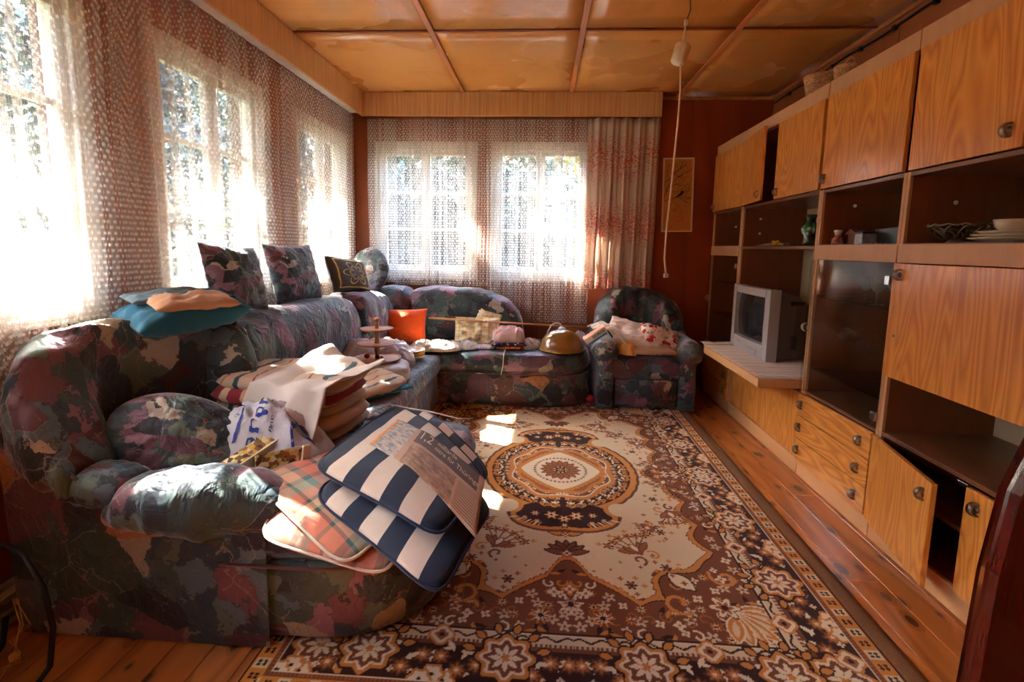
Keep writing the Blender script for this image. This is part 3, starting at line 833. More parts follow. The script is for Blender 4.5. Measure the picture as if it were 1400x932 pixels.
    # tip motif where the field comes to a point, and the pendant under the medallion
    for (x0, y0, s_) in ((0, .80, 1.0), (0, .66, .8)):
        for k in range(7): leaf(x0 + .045 * s_ * math.cos(-PI / 2 + (k - 3) * .45), y0 - .045 * s_ * math.sin(-PI / 2 + (k - 3) * .45) * -1, .05 * s_, .015, -PI / 2 + (k - 3) * .45, brown if s_ > .9 else org, dark)
        flower(x0, y0, .03 * s_, 4, tan, pale, dark)
    flower(0, 1.02, .035, 4, org, pale, tan); flower(.06, 1.04, .028, 4, pale, None, tan); flower(0, 1.10, .05, 7, pale, tan, dark, None, .2, .4); flower(.11, 1.16, .045, 10, org, pale, dark, None, 0, .45)
    # sprays on the cream ground
    spray(.31, .76, -2.1, .95); spray(.52, .42, 1.2, .8); spray(.58, .08, 2.0, .75); spray(.40, .56, 2.6, .45)
    for (x0, y0) in ((.47, .30), (.60, .25), (.50, .02), (.44, .60), (.24, .98), (.40, .86)):
        flower(x0, y0, .026, 6, dark, tan, dark)
        for k in range(5): a = k * 1.3; flower(x0 + .05 * math.cos(a), y0 + .05 * math.sin(a), .013, 4, tan if k % 2 else org)
    # medallion
    th = np.arctan2(Y, X * 1.0)
    d = np.hypot(X / .43, Y / .47)
    lob = .012 * np.abs(np.sin(th * 17))
    m1 = d < 1 + lob + .0
    m2 = (np.hypot((X - .07) / .19, (Y - .49) / .135) < 1 + lob)
    out1 = (d < 1.035 + lob) | (np.hypot((X - .07) / .203, (Y - .49) / .148) < 1.02 + lob)
    notch = np.hypot(X - .285, Y - .425) < .062
    put(out1 & ~notch, brown * .8)
    put((m1 | m2) & ~notch, org)
    d2 = np.minimum(d / .93, np.hypot((X - .07) / .165, (Y - .49) / .112)); put((d2 < 1) & ~(np.hypot(X - .285, Y - .425) < .085), dark)
    for k in range(30):
        a = (k + .5) / 30 * PI / 2
        for (q, c1) in ((.88, org), (.81, pale), (.74, tan), (.68, org)):
            f = q + (.02 if k % 2 else -.01); x0, y0 = .43 * f * math.cos(a), .47 * f * math.sin(a)
            if k % 2 == 0 and c1 is not pale: flower(x0, y0, .018, 5, c1, pale if c1 is tan else None, dark)
            elif k % 3 == 0: leaf(x0, y0, .02, .007, a + 1, c1)
            elif k % 3 == 1: scroll(x0, y0, .014, a * 4, .6, .004, c1)
    for (x0, y0, r_) in ((.06, .50, .036), (.14, .49, .022), (.0, .53, .03), (.19, .53, .016), (.0, .585, .016), (.13, .56, .018)): flower(x0, y0, r_, 6, org, pale, dark, dark)
    for k in range(8): leaf(.12 + .018 * k, .585 - .008 * k, .026, .005, 1.0 - k * .1, pale if k % 2 else org)
    d3 = np.hypot(X / .275, Y / .315) * (1 + .05 * np.cos(8 * th)); l3 = .03 * np.abs(np.sin(th * 14))
    put(d3 < 1.08 + l3, org); put(d3 < 1.02, pale); put(d3 < .985, brown)
    for k in range(12):
        a = (k + .5) / 12 * PI / 2; x0, y0 = .255 * math.cos(a), .29 * math.sin(a); flower(x0, y0, .02 if k % 2 else .013, 5, pale if k % 2 else org, None, dark)
    d4 = np.hypot(X / .235, Y / .27) * (1 + .045 * np.cos(8 * th)); put(d4 < 1.05 + l3, org); put(d4 < .97, tan)
    loz = (X / .255) ** 1.25 + (Y / .27) ** 1.25; put(loz < 1.0 + .05 * np.abs(np.sin(th * 20)), org); put(loz < .88, pale)
    for k in range(10): a = (k + .5) / 10 * PI / 2; flower(.15 * math.cos(a), .155 * math.sin(a), .011, 4, tan if k % 2 else brown)
    for k in range(5): leaf(.078 * math.cos(k * PI / 8), .082 * math.sin(k * PI / 8), .036, .014, k * PI / 8, tan, brown)
    flower(0, 0, .045, 8, dark, tan, pale, None, 0, .2); flower(0, 0, .014, 4, org)
    # border
    b = np.minimum(HX - X, HY - Y); along = np.where(HX - X < HY - Y, Y, X)
    put(b < .300, dark); put(b < .292, pale); put(b < .288, cream)
    wav = np.abs(b - .272 - .008 * np.sin(along * 2 * PI / .075)) < .0045
    put((b < .29) & wav, dark)
    put(b < .252, brown); put((b < .252) & (b > .236) & (np.sin(along * 2 * PI / .016) > .1), cream * .9); put(b < .232, brown); put(b < .222, dark)
    rb = random.Random(9)
    def bpt(side, s_, bb): return (HX - bb, s_) if side == 0 else (s_, HY - bb)
    for side, LL in ((0, HY - .22), (1, HX - .22)):
        s_ = .02
        while s_ < LL:
            x0, y0 = bpt(side, s_, .155 + .032 * math.sin(s_ * 31)); flower(x0, y0, .027, 8, tan, org, pale, brown * .6, 0, .18)
            x0, y0 = bpt(side, s_ + .03, .19 - .03 * math.sin(s_ * 31)); leaf(x0, y0, .026, .009, s_ * 40, pale); leaf(x0 + .01, y0 + .012, .02, .007, s_ * 40 + 1.2, pale)
            x0, y0 = bpt(side, s_ + .03, .115); flower(x0, y0, .013, 4, pale, None, tan)
            s_ += .058
        # outlined cartouches and small rosettes
        step = .44; s_ = .22 if side else .03
        while s_ < LL + .05:
            x0, y0 = bpt(side, s_, .185); flower(x0, y0, .098, 8, org, None, None, dark, 0, .1); flower(x0, y0, .084, 8, pale, None, None, None, 0, .12); flower(x0, y0, .072, 8, brown, None, None, None, 0, .14)
            for k in range(8): leaf(x0 + .03 * math.cos(k * PI / 4), y0 + .03 * math.sin(k * PI / 4), .024, .009, k * PI / 4, pale)
            flower(x0, y0, .017, 5, org)
            for k in range(6):
                a = (-PI + (k + .5) * PI / 6) if side else (PI / 2 + (k + .5) * PI / 6)
                leaf(x0 + .125 * math.cos(a), y0 + .125 * math.sin(a), .022, .012, a, org, dark)
            s2 = s_ + step / 2; x0, y0 = bpt(side, s2, .262); flower(x0, y0, .038, 4, pale, tan, dark, org, PI / 4 * 0, .12)
            x0, y0 = bpt(side, s2, .085)
            for q in (-.035, 0, .035):
                u = (x0, y0 + q) if side == 0 else (x0 + q, y0); flower(u[0] - (0.02 if (q == 0 and side == 0) else 0), u[1] - (0.02 if (q == 0 and side) else 0), .033, 6, pale, None, dark, org, 0, .12)
            s_ += step
    # outer bands
    put((b < .082) & (b > .078), pale); put(b < .078, brown); put((b < .078) & (b > .064) & (np.sin(along * 2 * PI / .013) > .2), tan)
    put(b < .060, org); q = np.sin(along * 2 * PI / .094); put((b < .056) & (b > .012) & (q > .35), cream)
    ca_ = (np.mod(along, .047) - .0235); cb_ = b - .034
    put((b < .06) & (np.abs(np.hypot(np.abs(ca_) - .006, np.abs(cb_) - .009)) < .006), dark); put(b < .008, dark)
    A4 = np.concatenate([A[::-1], A[1:]], 0); A4 = np.concatenate([A4[:, ::-1], A4[:, 1:]], 1)
    my, mx_ = A4.shape[:2]
    gx = np.linspace(CX - HX, CX + HX, mx_); gy = np.linspace(CY - HY, CY + HY, my)
    GX, GY = np.meshgrid(gx, gy)
    GZ = .0095 + .0012 * np.sin(GX * 7 + GY * 3) + .0008 * np.sin(GY * 11)
    co = np.stack([GX, GY, GZ], -1).reshape(-1, 3).astype(np.float32)
    ii = np.arange(my * mx_).reshape(my, mx_)
    quads = np.stack([ii[:-1, :-1], ii[:-1, 1:], ii[1:, 1:], ii[1:, :-1]], -1).reshape(-1, 4)
    me = bpy.data.meshes.new('pile')
    me.vertices.add(len(co)); me.vertices.foreach_set('co', co.ravel())
    me.loops.add(quads.size); me.loops.foreach_set('vertex_index', quads.ravel().astype(np.int32))
    me.polygons.add(len(quads)); me.polygons.foreach_set('loop_start', np.arange(0, quads.size, 4, dtype=np.int32))
    me.update(calc_edges=True)
    at = me.color_attributes.new('dye', 'FLOAT_COLOR', 'POINT')
    at.data.foreach_set('color', np.concatenate([A4.reshape(-1, 3), np.ones((my * mx_, 1), np.float32)], 1).astype(np.float32).ravel())
    t = NT('rug_pile'); ac = t.n('ShaderNodeVertexColor', layer_name='dye')
    v = t.coord('Object'); f = t.noise(v, 420, 2, .7); g = t.noise(v, 2.5, 4, .6)
    c = t.mix(t.math('MULTIPLY', g, .35), ac.outputs[0], (.62, .5, .42, 1), 'MULTIPLY')
    c = t.mix(t.math('MULTIPLY', f, .35), c, (.55, .48, .42, 1), 'MULTIPLY')
    me.materials.append(t.done(t.bsdf(c, .95, .1, bump=f, bstr=.5, bdist=.004, Sheen_Weight=.1)))
    rug = thing('rug', 'large cream and brown patterned rug with a flowery central medallion and scrolling border', 'rug', (0, 0, 0))
    o = bpy.data.objects.new('pile', me); scene.collection.objects.link(o); o.parent = rug
    mb = MB(); mb.box(CX - HX, CX + HX, CY - HY, CY + HY, 0.0, .006); mb.build('backing', plain('jute_backing', srgb(120, 84, 52), .9), rug)
    # plain brown binding strip beyond the right edge
    bd = MB().grid(lambda u, v: (CX + HX - .002 + .075 * u, CY - HY + v * 2 * HY, .004 + .004 * math.sin(u * PI)), 3, 60)
    bd.build('edge_strip', plain('brown_pile_edge', srgb(126, 84, 48), .95, nscale=300, var=.3, bump=.4), rug, smooth=True, solid=.004)
make_rug()
# ================================================================ UPHOLSTERY
def rounded_poly(pts, radii, seg=8):
    out = []
    n = len(pts)
    for i in range(n):
        p = Vector(pts[i]); a = (Vector(pts[i - 1]) - p); b = (Vector(pts[(i + 1) % n]) - p); r = radii[i] if isinstance(radii, (list, tuple)) else radii
        if r <= 0: out.append((p.x, p.y)); continue
        a.normalize(); b.normalize(); r = min(r, 10)
        p0 = p + a * r; p1 = p + b * r
        for k in range(seg + 1):
            t_ = k / seg; q = p0 * (1 - t_) ** 2 + p * 2 * t_ * (1 - t_) + p1 * t_ ** 2; out.append((q.x, q.y))
    return out
def densify(poly, d=.04):
    out = []
    for i in range(len(poly)):
        p, q = Vector(poly[i]), Vector(poly[(i + 1) % len(poly)]); n = max(1, int((q - p).length / d))
        for k in range(n): r = p + (q - p) * k / n; out.append((r.x, r.y))
    return out
def slab(poly, z0, z1, r=.04, crown=0.0, wr=.006, bulge=0.0, seed=0):
    """soft block over a footprint; convex footprints only (top closed by shrinking rings)"""
    poly = densify(poly); n = len(poly)
    cx = sum(p[0] for p in poly) / n; cy = sum(p[1] for p in poly) / n
    mb = MB(); vs = []
    rings = []
    for k in range(5): th = PI / 2 * (1 - k / 4); rings.append((1, z0 + r * .6 * (1 - math.cos(PI / 2 - PI / 2 * (k / 4)) if k else 0) , -r * .6 * (1 - k / 4)))
    rings = [(1, z0, -r * .5), (1, z0 + r * .5, 0)]
    for k in range(1, 6): rings.append((1, z0 + r * .5 + (z1 - r - z0 - r * .5) * k / 5, bulge * math.sin(PI * k / 5)))
    for k in range(1, 6): a = PI / 2 * k / 5; rings.append((1, z1 - r + r * math.sin(a), -r * (1 - math.cos(a))))
    for s in (.9, .75, .6, .45, .3, .15): rings.append((s, z1 + crown * (1 - s * s), -r))
    for (s, z, off) in rings:
        for i, p in enumerate(poly):
            d = Vector((p[0] - cx, p[1] - cy)); L = d.length; q = d * ((L + off) / L) * s
            w = wr * nz(p[0] * 7 + seed, p[1] * 7, z * 9) + wr * .8 * nz((cx + q.x) * 16, (cy + q.y) * 16, z * 5 + seed)
            e = d.normalized() * w if z < z1 - r * .5 else Vector((0, 0))
            vs.append((cx + q.x + e.x, cy + q.y + e.y, z + (w * .9 if z >= z1 - r * .5 else 0)))
    fs = [(j * n + i, j * n + (i + 1) % n, (j + 1) * n + (i + 1) % n, (j + 1) * n + i) for j in range(len(rings) - 1) for i in range(n)]
    vs.append((cx, cy, z1 + crown)); c = len(vs) - 1; j = len(rings) - 1
    fs += [(j * n + i, j * n + (i + 1) % n, c) for i in range(n)]; fs.append(tuple(range(n))[::-1])
    return mb.add(vs, fs)
def spline(pts, n):
    pts = [Vector(p) for p in pts]; out = []
    m_ = len(pts) - 1
    for i in range(n + 1):
        t_ = i / n * m_; k = min(int(t_), m_ - 1); u = t_ - k
        p0, p1, p2, p3 = pts[max(k - 1, 0)], pts[k], pts[k + 1], pts[min(k + 2, m_)]
        out.append(.5 * ((2 * p1) + (p2 - p0) * u + (2 * p0 - 5 * p1 + 4 * p2 - p3) * u * u + (3 * p1 - p0 - 3 * p2 + p3) * u ** 3))
    return out
def loaf(path, nrm, zb, h, t, ends=(4, 4), ns=44, nc=26, e=.62, wr=.012, seed=0, lean=0.0, fold=0.0, fold_n=9, tb=1.0, zfloor=None):
    """stuffed roll: path = back line points (x,y); nrm(s) inward direction; h, t, zb may be functions of s"""
    P = spline([(p[0], p[1], 0) for p in path], ns)
    F = lambda q, s: q(s) if callable(q) else q
    vs = []
    for i in range(ns + 1):
        s = i / ns
        g0 = (1 - abs(1 - min(1, s / .5)) ** ends[0]) ** (1 / ends[0]) if ends[0] else 1
        g1 = (1 - abs(1 - min(1, (1 - s) / .5)) ** ends[1]) ** (1 / ends[1]) if ends[1] else 1
        g = max(.02, min(g0, g1)); H = F(h, s); Tk = F(t, s); Z = F(zb, s)
        zc = Z + (H - Z) * .5 * (1 if zfloor is None else g) ; hz = (H - Z) * .5 * g
        if zfloor is None: zc = Z + (H - Z) * .5 * (g * .5 + .5)
        nn = Vector(F(nrm, s)); nn.normalize()
        for k in range(nc):
            a = 2 * PI * k / nc
            cx = spw(math.cos(a), e); cz = spw(math.sin(a), e)
            z = zc + hz * cz; rel = (z - Z) / max(.01, (H - Z))
            d = Tk * .5 + Tk * .5 * cx * (.55 + .45 * g) * (tb + (1 - tb) * min(1, max(0, rel))) - lean * max(0, rel) * 1
            q = P[i] + Vector((nn.x, nn.y, 0)) * d
            w = wr * nz(q.x * 6 + seed, q.y * 6, z * 6) + wr * .6 * nz(q.x * 15 + seed, q.y * 15, z * 13)
            if fold: w += fold * abs(math.sin(s * fold_n * PI + 2.5 * nz(s * 6, z * 3, seed))) * (.4 + .6 * abs(cz)) * (-1)
            o = Vector((nn.x * cx, nn.y * cx, cz)).normalized() * w
            vs.append((q.x + o.x, q.y + o.y, z + o.z))
    fs = [(i * nc + k, i * nc + (k + 1) % nc, (i + 1) * nc + (k + 1) % nc, (i + 1) * nc + k) for i in range(ns) for k in range(nc)]
    fs.append(tuple(range(nc))[::-1]); fs.append(tuple(ns * nc + k for k in range(nc)))
    return MB().add(vs, fs)
sf = thing('corner_sofa', 'long U-shaped corner sofa in dark mottled blue, mauve and brown velvet under the windows', 'sofa', (-1.2, 2.8, 0))
S = M['sofa']
def B(mb, name, lab=None, mat=None):
    o = mb.build(name, mat or S, sf, smooth=True, world=True)
    if lab: o['label'] = lab
    return o
# plinths
B(slab(rounded_poly([(-1.74, 2.2), (-.835, 2.2), (-.835, 4.66), (-1.74, 4.66)], .01), .02, .285, .03, bulge=.01), 'base')
B(slab(rounded_poly([(-.86, 3.87), (.42, 3.87), (.44, 4.66), (-.86, 4.66)], [.01, .36, .05, .01], 14), .02, .285, .03, bulge=.008, seed=3), 'base')
B(slab(rounded_poly([(-1.69, 1.41), (-.33, 1.41), (-.33, 2.36), (-1.69, 2.36)], [.05, .42, .12, .02], 16), .02, .285, .03, bulge=.01, seed=5), 'base')
# seats
B(slab(rounded_poly([(-1.5, 2.32), (-.80, 2.32), (-.80, 3.84), (-1.5, 3.84)], .03), .29, .44, .06, .02, .007, .012, 7), 'seat_cushion')
B(slab(rounded_poly([(-1.5, 3.83), (-.82, 3.83), (.40, 3.84), (.44, 4.60), (-1.5, 4.60)], [.02, .0, .36, .05, .02], 14), .29, .445, .06, .02, .007, .012, 9), 'seat_cushion')
B(slab(rounded_poly([(-1.6, 1.40), (-.31, 1.40), (-.31, 2.36), (-1.6, 2.36)], [.03, .43, .14, .02], 16), .29, .43, .06, .015, .007, .012, 12), 'seat_cushion')
# backs along the left wall
B(loaf([(-1.735, 2.02), (-1.735, 3.66)], (1, 0), .34, lambda s: .955 - .02 * s, .38, (3.2, 5), 64, wr=.014, seed=1, fold=.010, fold_n=7, tb=1.15), 'back_cushion')
B(loaf([(-1.735, 3.60), (-1.735, 4.36)], (1, 0), .34, lambda s: .955 - .05 * s, .42, (5, 3), 40, wr=.012, seed=2, fold=.010, fold_n=4, tb=1.15), 'back_cushion')
# backs along the back wall
B(loaf([(-1.74, 4.70), (-1.16, 4.70)], (0, -1), .34, .93, .40, (4, 4), 30, wr=.012, seed=3, fold=.012, fold_n=4, tb=1.15), 'back_cushion')
B(loaf([(-1.30, 4.71), (-.16, 4.71)], (0, -1), .36, lambda s: .955 - .08 * s * s, .38, (3, 2.2), 50, wr=.012, seed=4, fold=.01, fold_n=5, tb=1.15), 'back_cushion')
# big cushion wrapping the near corner, falling towards the arm
def nh(s): return (math.cos(R_(4 + 84 * s)), math.sin(R_(4 + 84 * s)))
B(loaf([(-1.735, 2.18), (-1.75, 1.90), (-1.76, 1.58), (-1.68, 1.37), (-1.46, 1.30)], lambda s: nh(min(1, s * 1.15)), lambda s: .46 + .10 * math.sin(PI * s) - .04 * s,
       lambda s: 1.0 - .0 * s - .30 * sstep(.74, 1, s), lambda s: .40 - .12 * s, (6, 2.2), 76, 30, wr=.016, seed=6, fold=.022, fold_n=8, tb=1.1), 'back_cushion')
B(loaf([(-1.74, 2.16), (-1.76, 2.01)], (1, 0), .36, .955, .46, (2, 2), 20, 26, wr=.008, seed=16, tb=1.1), 'back_cushion')
# low bolster arm of the near end
B(loaf([(-1.38, 1.335), (-1.1, 1.32), (-.80, 1.36)], (0.05, 1), lambda s: .355 - .0 * s, lambda s: .560 + .02 * math.sin(s * PI), .24, (2.4, 2.2), 44, 26, e=.8, wr=.012, seed=8, fold=.012, fold_n=5), 'arm_bolster')
B(loaf([(-1.54, 1.365), (-1.30, 1.35)], (0, 1), .43, .575, .2, (2, 2), 20, 20, e=.9, wr=.008, seed=9, fold=.008), 'cushion_flap')
# upright end panel facing the camera
pts = [(-1.685, .02), (-.86, .02), (-.86, .42), (-1.15, .44), (-1.40, .50), (-1.56, .62), (-1.70, .70)]
mb = MB(); n_ = len(pts)
pf = [(x, 1.385, z) for x, z in pts]; pb = [(x, 1.43, z) for x, z in pts]
mb.add(pf + pb, [tuple(range(n_)), tuple(range(n_, 2 * n_))[::-1]] + [(i, i + n_, (i + 1) % n_ + n_, (i + 1) % n_)[::-1] for i in range(n_)])
o = B(mb, 'end_panel'); o.data.polygons.foreach_set('use_smooth', [False] * len(o.data.polygons)); md = o.modifiers.new('bevel', 'BEVEL'); md.width = .015; md.segments = 3
B(MB().box(-1.70, -1.66, 1.43, 2.3, .02, .64), 'side_panel').data.polygons.foreach_set('use_smooth', [False] * 6)
# piping
pip = cloth('piping', srgb(96, 66, 66))
mb = MB(); mb.tube([(x, 1.385, z + .004) for x, z in pts[2:]], .006, 6); B(mb, 'piping', mat=pip)
mb = MB(); mb.tube([(-.86, 3.826, .29)] + [(x, y - .0, .29) for x, y in rounded_poly([(-.86, 3.83), (.425, 3.83), (.455, 4.5)], [0, .34, 0], 14)], .006, 6); B(mb, 'piping', mat=pip)
mb = MB(); mb.tube([(-1.0, 1.385, .288)] + [(x, y, .288) for x, y in rounded_poly([(-.8, 1.385), (-.30, 1.385), (-.30, 2.3)], [0, .42, 0], 14)], .006, 6); B(mb, 'piping', mat=pip)

# ---- armchair
ac = thing('armchair', 'dark mottled velvet armchair with rolled arms in front of the coral curtain', 'armchair', (.86, 4.28, 0))
def A_(mb, name):
    return mb.build(name, M['sofa_small'], ac, smooth=True, world=True)
A_(slab(rounded_poly([(.60, 3.91), (1.12, 3.91), (1.12, 4.62), (.60, 4.62)], .02), .03, .262, .02, seed=21), 'base')
A_(slab(rounded_poly([(.585, 3.885), (1.135, 3.885), (1.135, 4.5), (.585, 4.5)], .04), .265, .445, .06, .02, .008, .01, 22), 'seat_cushion')
for sx, x0, x1 in ((0, .465, .60), (1, 1.115, 1.245)):
    A_(slab(rounded_poly([(x0, 3.88), (x1, 3.88), (x1, 4.66), (x0, 4.66)], .03), .02, .47, .03, seed=23 + sx), 'arm_panel')
    xa = x0 - .05 if sx == 0 else x1 + .045; d = 1 if sx == 0 else -1
    xm = .525 if sx == 0 else 1.20
    vs = []; ns, nc = 30, 26
    for i in range(ns + 1):
        s = i / ns; y = 3.845 + .74 * s; g = (1 - (1 - min(1, s / .12)) ** 2) ** .5 if s < .12 else 1
        for k in range(nc):
            a = 2 * PI * k / nc; w = .008 * nz(math.cos(a) * 3, y * 8, math.sin(a) * 3 + sx * 9) - .008 * abs(math.sin(a * 4)) * (1 - min(1, s / .2))
            r = (.108 + w) * max(.05, g); vs.append((xm + r * math.cos(a), y, .485 + r * .95 * math.sin(a)))
    fs = [(i * nc + k, (i + 1) * nc + k, (i + 1) * nc + (k + 1) % nc, i * nc + (k + 1) % nc) for i in range(ns) for k in range(nc)] + [tuple(range(nc)), tuple(ns * nc + k for k in range(nc))[::-1]]
    A_(MB().add(vs, fs), 'arm')
def an(s): a = R_(-30 - 120 * s); return (-math.cos(a) * -1, math.sin(a))
bp = [(.455, 4.36), (.50, 4.56), (.64, 4.68), (.86, 4.715), (1.08, 4.68), (1.25, 4.56), (1.30, 4.36)]
def bn(s):
    a = R_(180 * s); return (math.cos(a) * .9, -math.sin(a) - .2)
A_(loaf(bp, bn, lambda s: .30, lambda s: .70 + .27 * math.sin(PI * min(1, max(0, s))) ** .7, .25, (5, 5), 70, 30, wr=.012, seed=31, fold=.014, fold_n=7, tb=1.1), 'back_cushion')
A_(MB().box(.62, 1.1, 3.905, 3.912, .05, .25), 'front_panel')
# ================================================================ WALL UNIT
XF, XBK = 1.525, 2.0
def handle(par, x, y, z, sgn=1, mat=None, vertical=True):
    """broad curved band handle standing on the door face (face looks towards -X)"""
    mb = MB(); n = 18; r0, wd = .024, .011
    vs = []
    for k in range(n + 1):
        a = PI * (k / n) * 1.2 - PI * .1
        cx, cz = -math.sin(a) * r0, math.cos(a) * r0
        for (q, rr_) in ((-wd, .97), (0, 1.06), (wd, .97), (wd, .74), (-wd, .74)):
            vs.append((x + cx * rr_ - .003, y + q, z + cz * rr_))
    fs = [(k * 5 + j, k * 5 + (j + 1) % 5, (k + 1) * 5 + (j + 1) % 5, (k + 1) * 5 + j) for k in range(n) for j in range(5)] + [(0, 1, 2, 3, 4), (n * 5 + 4, n * 5 + 3, n * 5 + 2, n * 5 + 1, n * 5)]
    mb.add(vs, fs)
    mb.lathe([(0, 0), (.012, 0), (.012, .002), (0, .003)], n=14)
    k0 = len(mb.v) - 14 * 4
    mt = Matrix.Translation((x, y, z)) @ Matrix.Rotation(R_(-90), 4, 'Y')
    for i in range(k0, len(mb.v)): mb.v[i] = tuple(mt @ Vector(mb.v[i]))
    o = mb.build('handle', mat or M['metal'], None, smooth=True)
    root = par.parent
    for p in o.data.vertices: p.co = Vector(p.co) - Vector(root.location)
    o.parent = par
    return o
def part(root, name, x0, x1, y0, y1, z0, z1, mat, bevel=.0015, par=None):
    o = MB().box(x0, x1, y0, y1, z0, z1).build(name, mat, None, bevel=bevel)
    for p in o.data.vertices: p.co = Vector(p.co) - Vector(root.location)
    o.parent = par or root
    return o
TH = .018
def carcass(root, y0, y1, zn0, zn1, depth_low=True, divs=(), top=True):
    sides = []
    for (a, b) in ((y0, y0 + TH), (y1 - TH, y1)):
        sides.append(part(root, 'side_panel', XF + .018, XBK, a, b, .06, 2.135, M['brownlam']))
        part(root, 'edge_strip', XF + .004, XF + .018, a, b, .095, 1.645, M['trimwood'])
        part(root, 'edge_strip', XF + .006, XF + .018, a, b, 1.646, 2.135, M['darkwood'])
    part(root, 'back_panel', XBK, XBK + .005, y0, y1, .06, 2.135, M['backpanel'])
    part(root, 'top_panel', XF, XBK, y0, y1, 2.117, 2.135, M['brownlam'])
    part(root, 'bottom_panel', XF + .02, XBK, y0 + TH, y1 - TH, .078, .096, M['brownlam'])
    part(root, 'cornice', XF - .002, XF + .06, y0 + .001, y1 - .001, 2.137, 2.216, M['trimwood'])
    part(root, 'plinth', XF + .004, XF + .022, y0 + .001, y1 - .001, .002, .094, M['trimwood_h'])
    for z in divs: part(root, 'shelf_board', XF + .004, XBK, y0 + TH, y1 - TH, z, z + TH, M['brownshelf'])
    return sides
def door(root, y0, y1, z0, z1, mat=None, name='door'):
    return part(root, name, XF - TH + .002, XF + .002, y0, y1, z0, z1, mat or M['veneer'], .002)
def glass_door(root, y0, y1, z0, z1, hx):
    d = part(root, 'glass_door', XF - .012, XF - .006, y0, y1, z0, z1, M['cabglass'], .0005)
    g = M['chrome']
    for z in (z1 - .075, z0 + .055):
        part(root, 'hinge', XF - .018, XF + .004, hx - .03, hx + .0, z - .02, z + .02, g, .002, par=d)
    return d
def peg(root, y, x, z, s):
    mb = MB().lathe([(0, 0), (.009, 0), (.009, .004), (.004, .007), (0, .007)], n=12)
    mt = Matrix.Translation((x, y, z)) @ Matrix.Rotation(R_(90) * s, 4, 'X'); mb.v = [tuple(mt @ Vector(p) - Vector(root.location)) for p in mb.v]
    mb.build('screw_cap', M['whitepaint'], root, smooth=True)
GRP = 'modules of the wall unit'
# A: far column
uA = thing('wall_cabinet', 'farthest column of the wall unit, narrow, with a glass door, beside the armchair', 'cabinet', (1.76, 4.26, 0), group=GRP)
carcass(uA, 3.95, 4.58, 0, 0, divs=(.497, 1.33, 1.627))
part(uA, 'rail', XF - .002, XF + .02, 3.952, 4.578, 1.265, 1.343, M['trimwood'])
d = door(uA, 3.955, 4.575, 1.648, 2.132); handle(d, XF - TH, 4.53, 1.69, mat=M['bronze'])
d = glass_door(uA, 3.955, 4.575, .505, 1.262, 3.99); handle(d, XF - .012, 4.54, .88)
for z in (.75, 1.03): part(uA, 'glass_shelf', XF + .03, XBK - .01, 3.97, 4.56, z, z + .006, M['cabglass'], 0)
for i, (a, b) in enumerate(((.365, .492), (.232, .361), (.10, .228))):
    d = door(uA, 3.955, 4.575, a, b, M['veneer_h'], 'drawer'); handle(d, XF - TH, 4.02, (a + b) / 2); handle(d, XF - TH, 4.50, (a + b) / 2)
peg(uA, 4.562, 1.72, 1.52, 1)
# B: television column
uB = thing('wall_cabinet', 'wide television column of the wall unit with an open bay and two doors above', 'cabinet', (1.76, 3.41, 0), group=GRP)
carcass(uB, 2.87, 3.94, 0, 0, divs=(.49, 1.322, 1.627))
o_ = door(uB, 2.875, 3.402, 1.648, 2.132); handle(o_, XF - TH, 3.355, 1.69, mat=M['bronze'])
# second door stands ajar, hinged on its far side
def swing_door(root, y_h, z0, z1, width, ang, toward, mat, name='door'):
    """door hinged at y_h, opening by ang towards the room; leaf runs towards 'toward' (-1: nearer the camera)"""
    L = Vector(root.location)
    mt = Matrix.Translation(Vector((XF - .002, y_h, 0)) - L) @ Matrix.Rotation(-toward * -ang, 4, 'Z')
    y0, y1 = (0, width) if toward > 0 else (-width, 0)
    mb = MB().box(-TH, 0, y0, y1, z0, z1, mt)
    o = mb.build(name, mat, root, bevel=.002)
    return o, mt
d, mt = swing_door(uB, 3.935, 1.648, 2.132, .475, R_(7), -1, M['veneer'])
def handle_on(par, mt, y, z, mat=None):
    o = handle_raw(y, z, mat); o.parent = par
    for p in o.data.vertices: p.co = mt @ p.co
    return o
def handle_raw(y, z, mat=None):
    class D: pass
    r = bpy.data.objects.new('tmp', None); q = bpy.data.objects.new('tmp2', None); q.parent = r
    o = handle(q, -TH, y, z, mat=mat); o.parent = None
    bpy.data.objects.remove(q); bpy.data.objects.remove(r); return o
handle_on(d, mt, -.43, 1.69, M['bronze'])
part(uB, 'sliding_panel', XF, XF + .012, 2.888, 3.42, .10, .485, M['veneer'])
part(uB, 'sliding_panel', XF + .014, XF + .026, 3.39, 3.92, .10, .485, M['veneer'])
peg(uB, 3.922, 1.66, 1.55, 1); peg(uB, 3.922, 1.66, 1.44, 1)
tvs = thing('pull_out_shelf', 'wooden television shelf board jutting out of the wall unit under the television', 'shelf', (1.6, 3.37, .515))
part(tvs, 'board', 1.28, 1.99, 2.89, 3.86, .51, .562, M['trimwood_h'], .003)
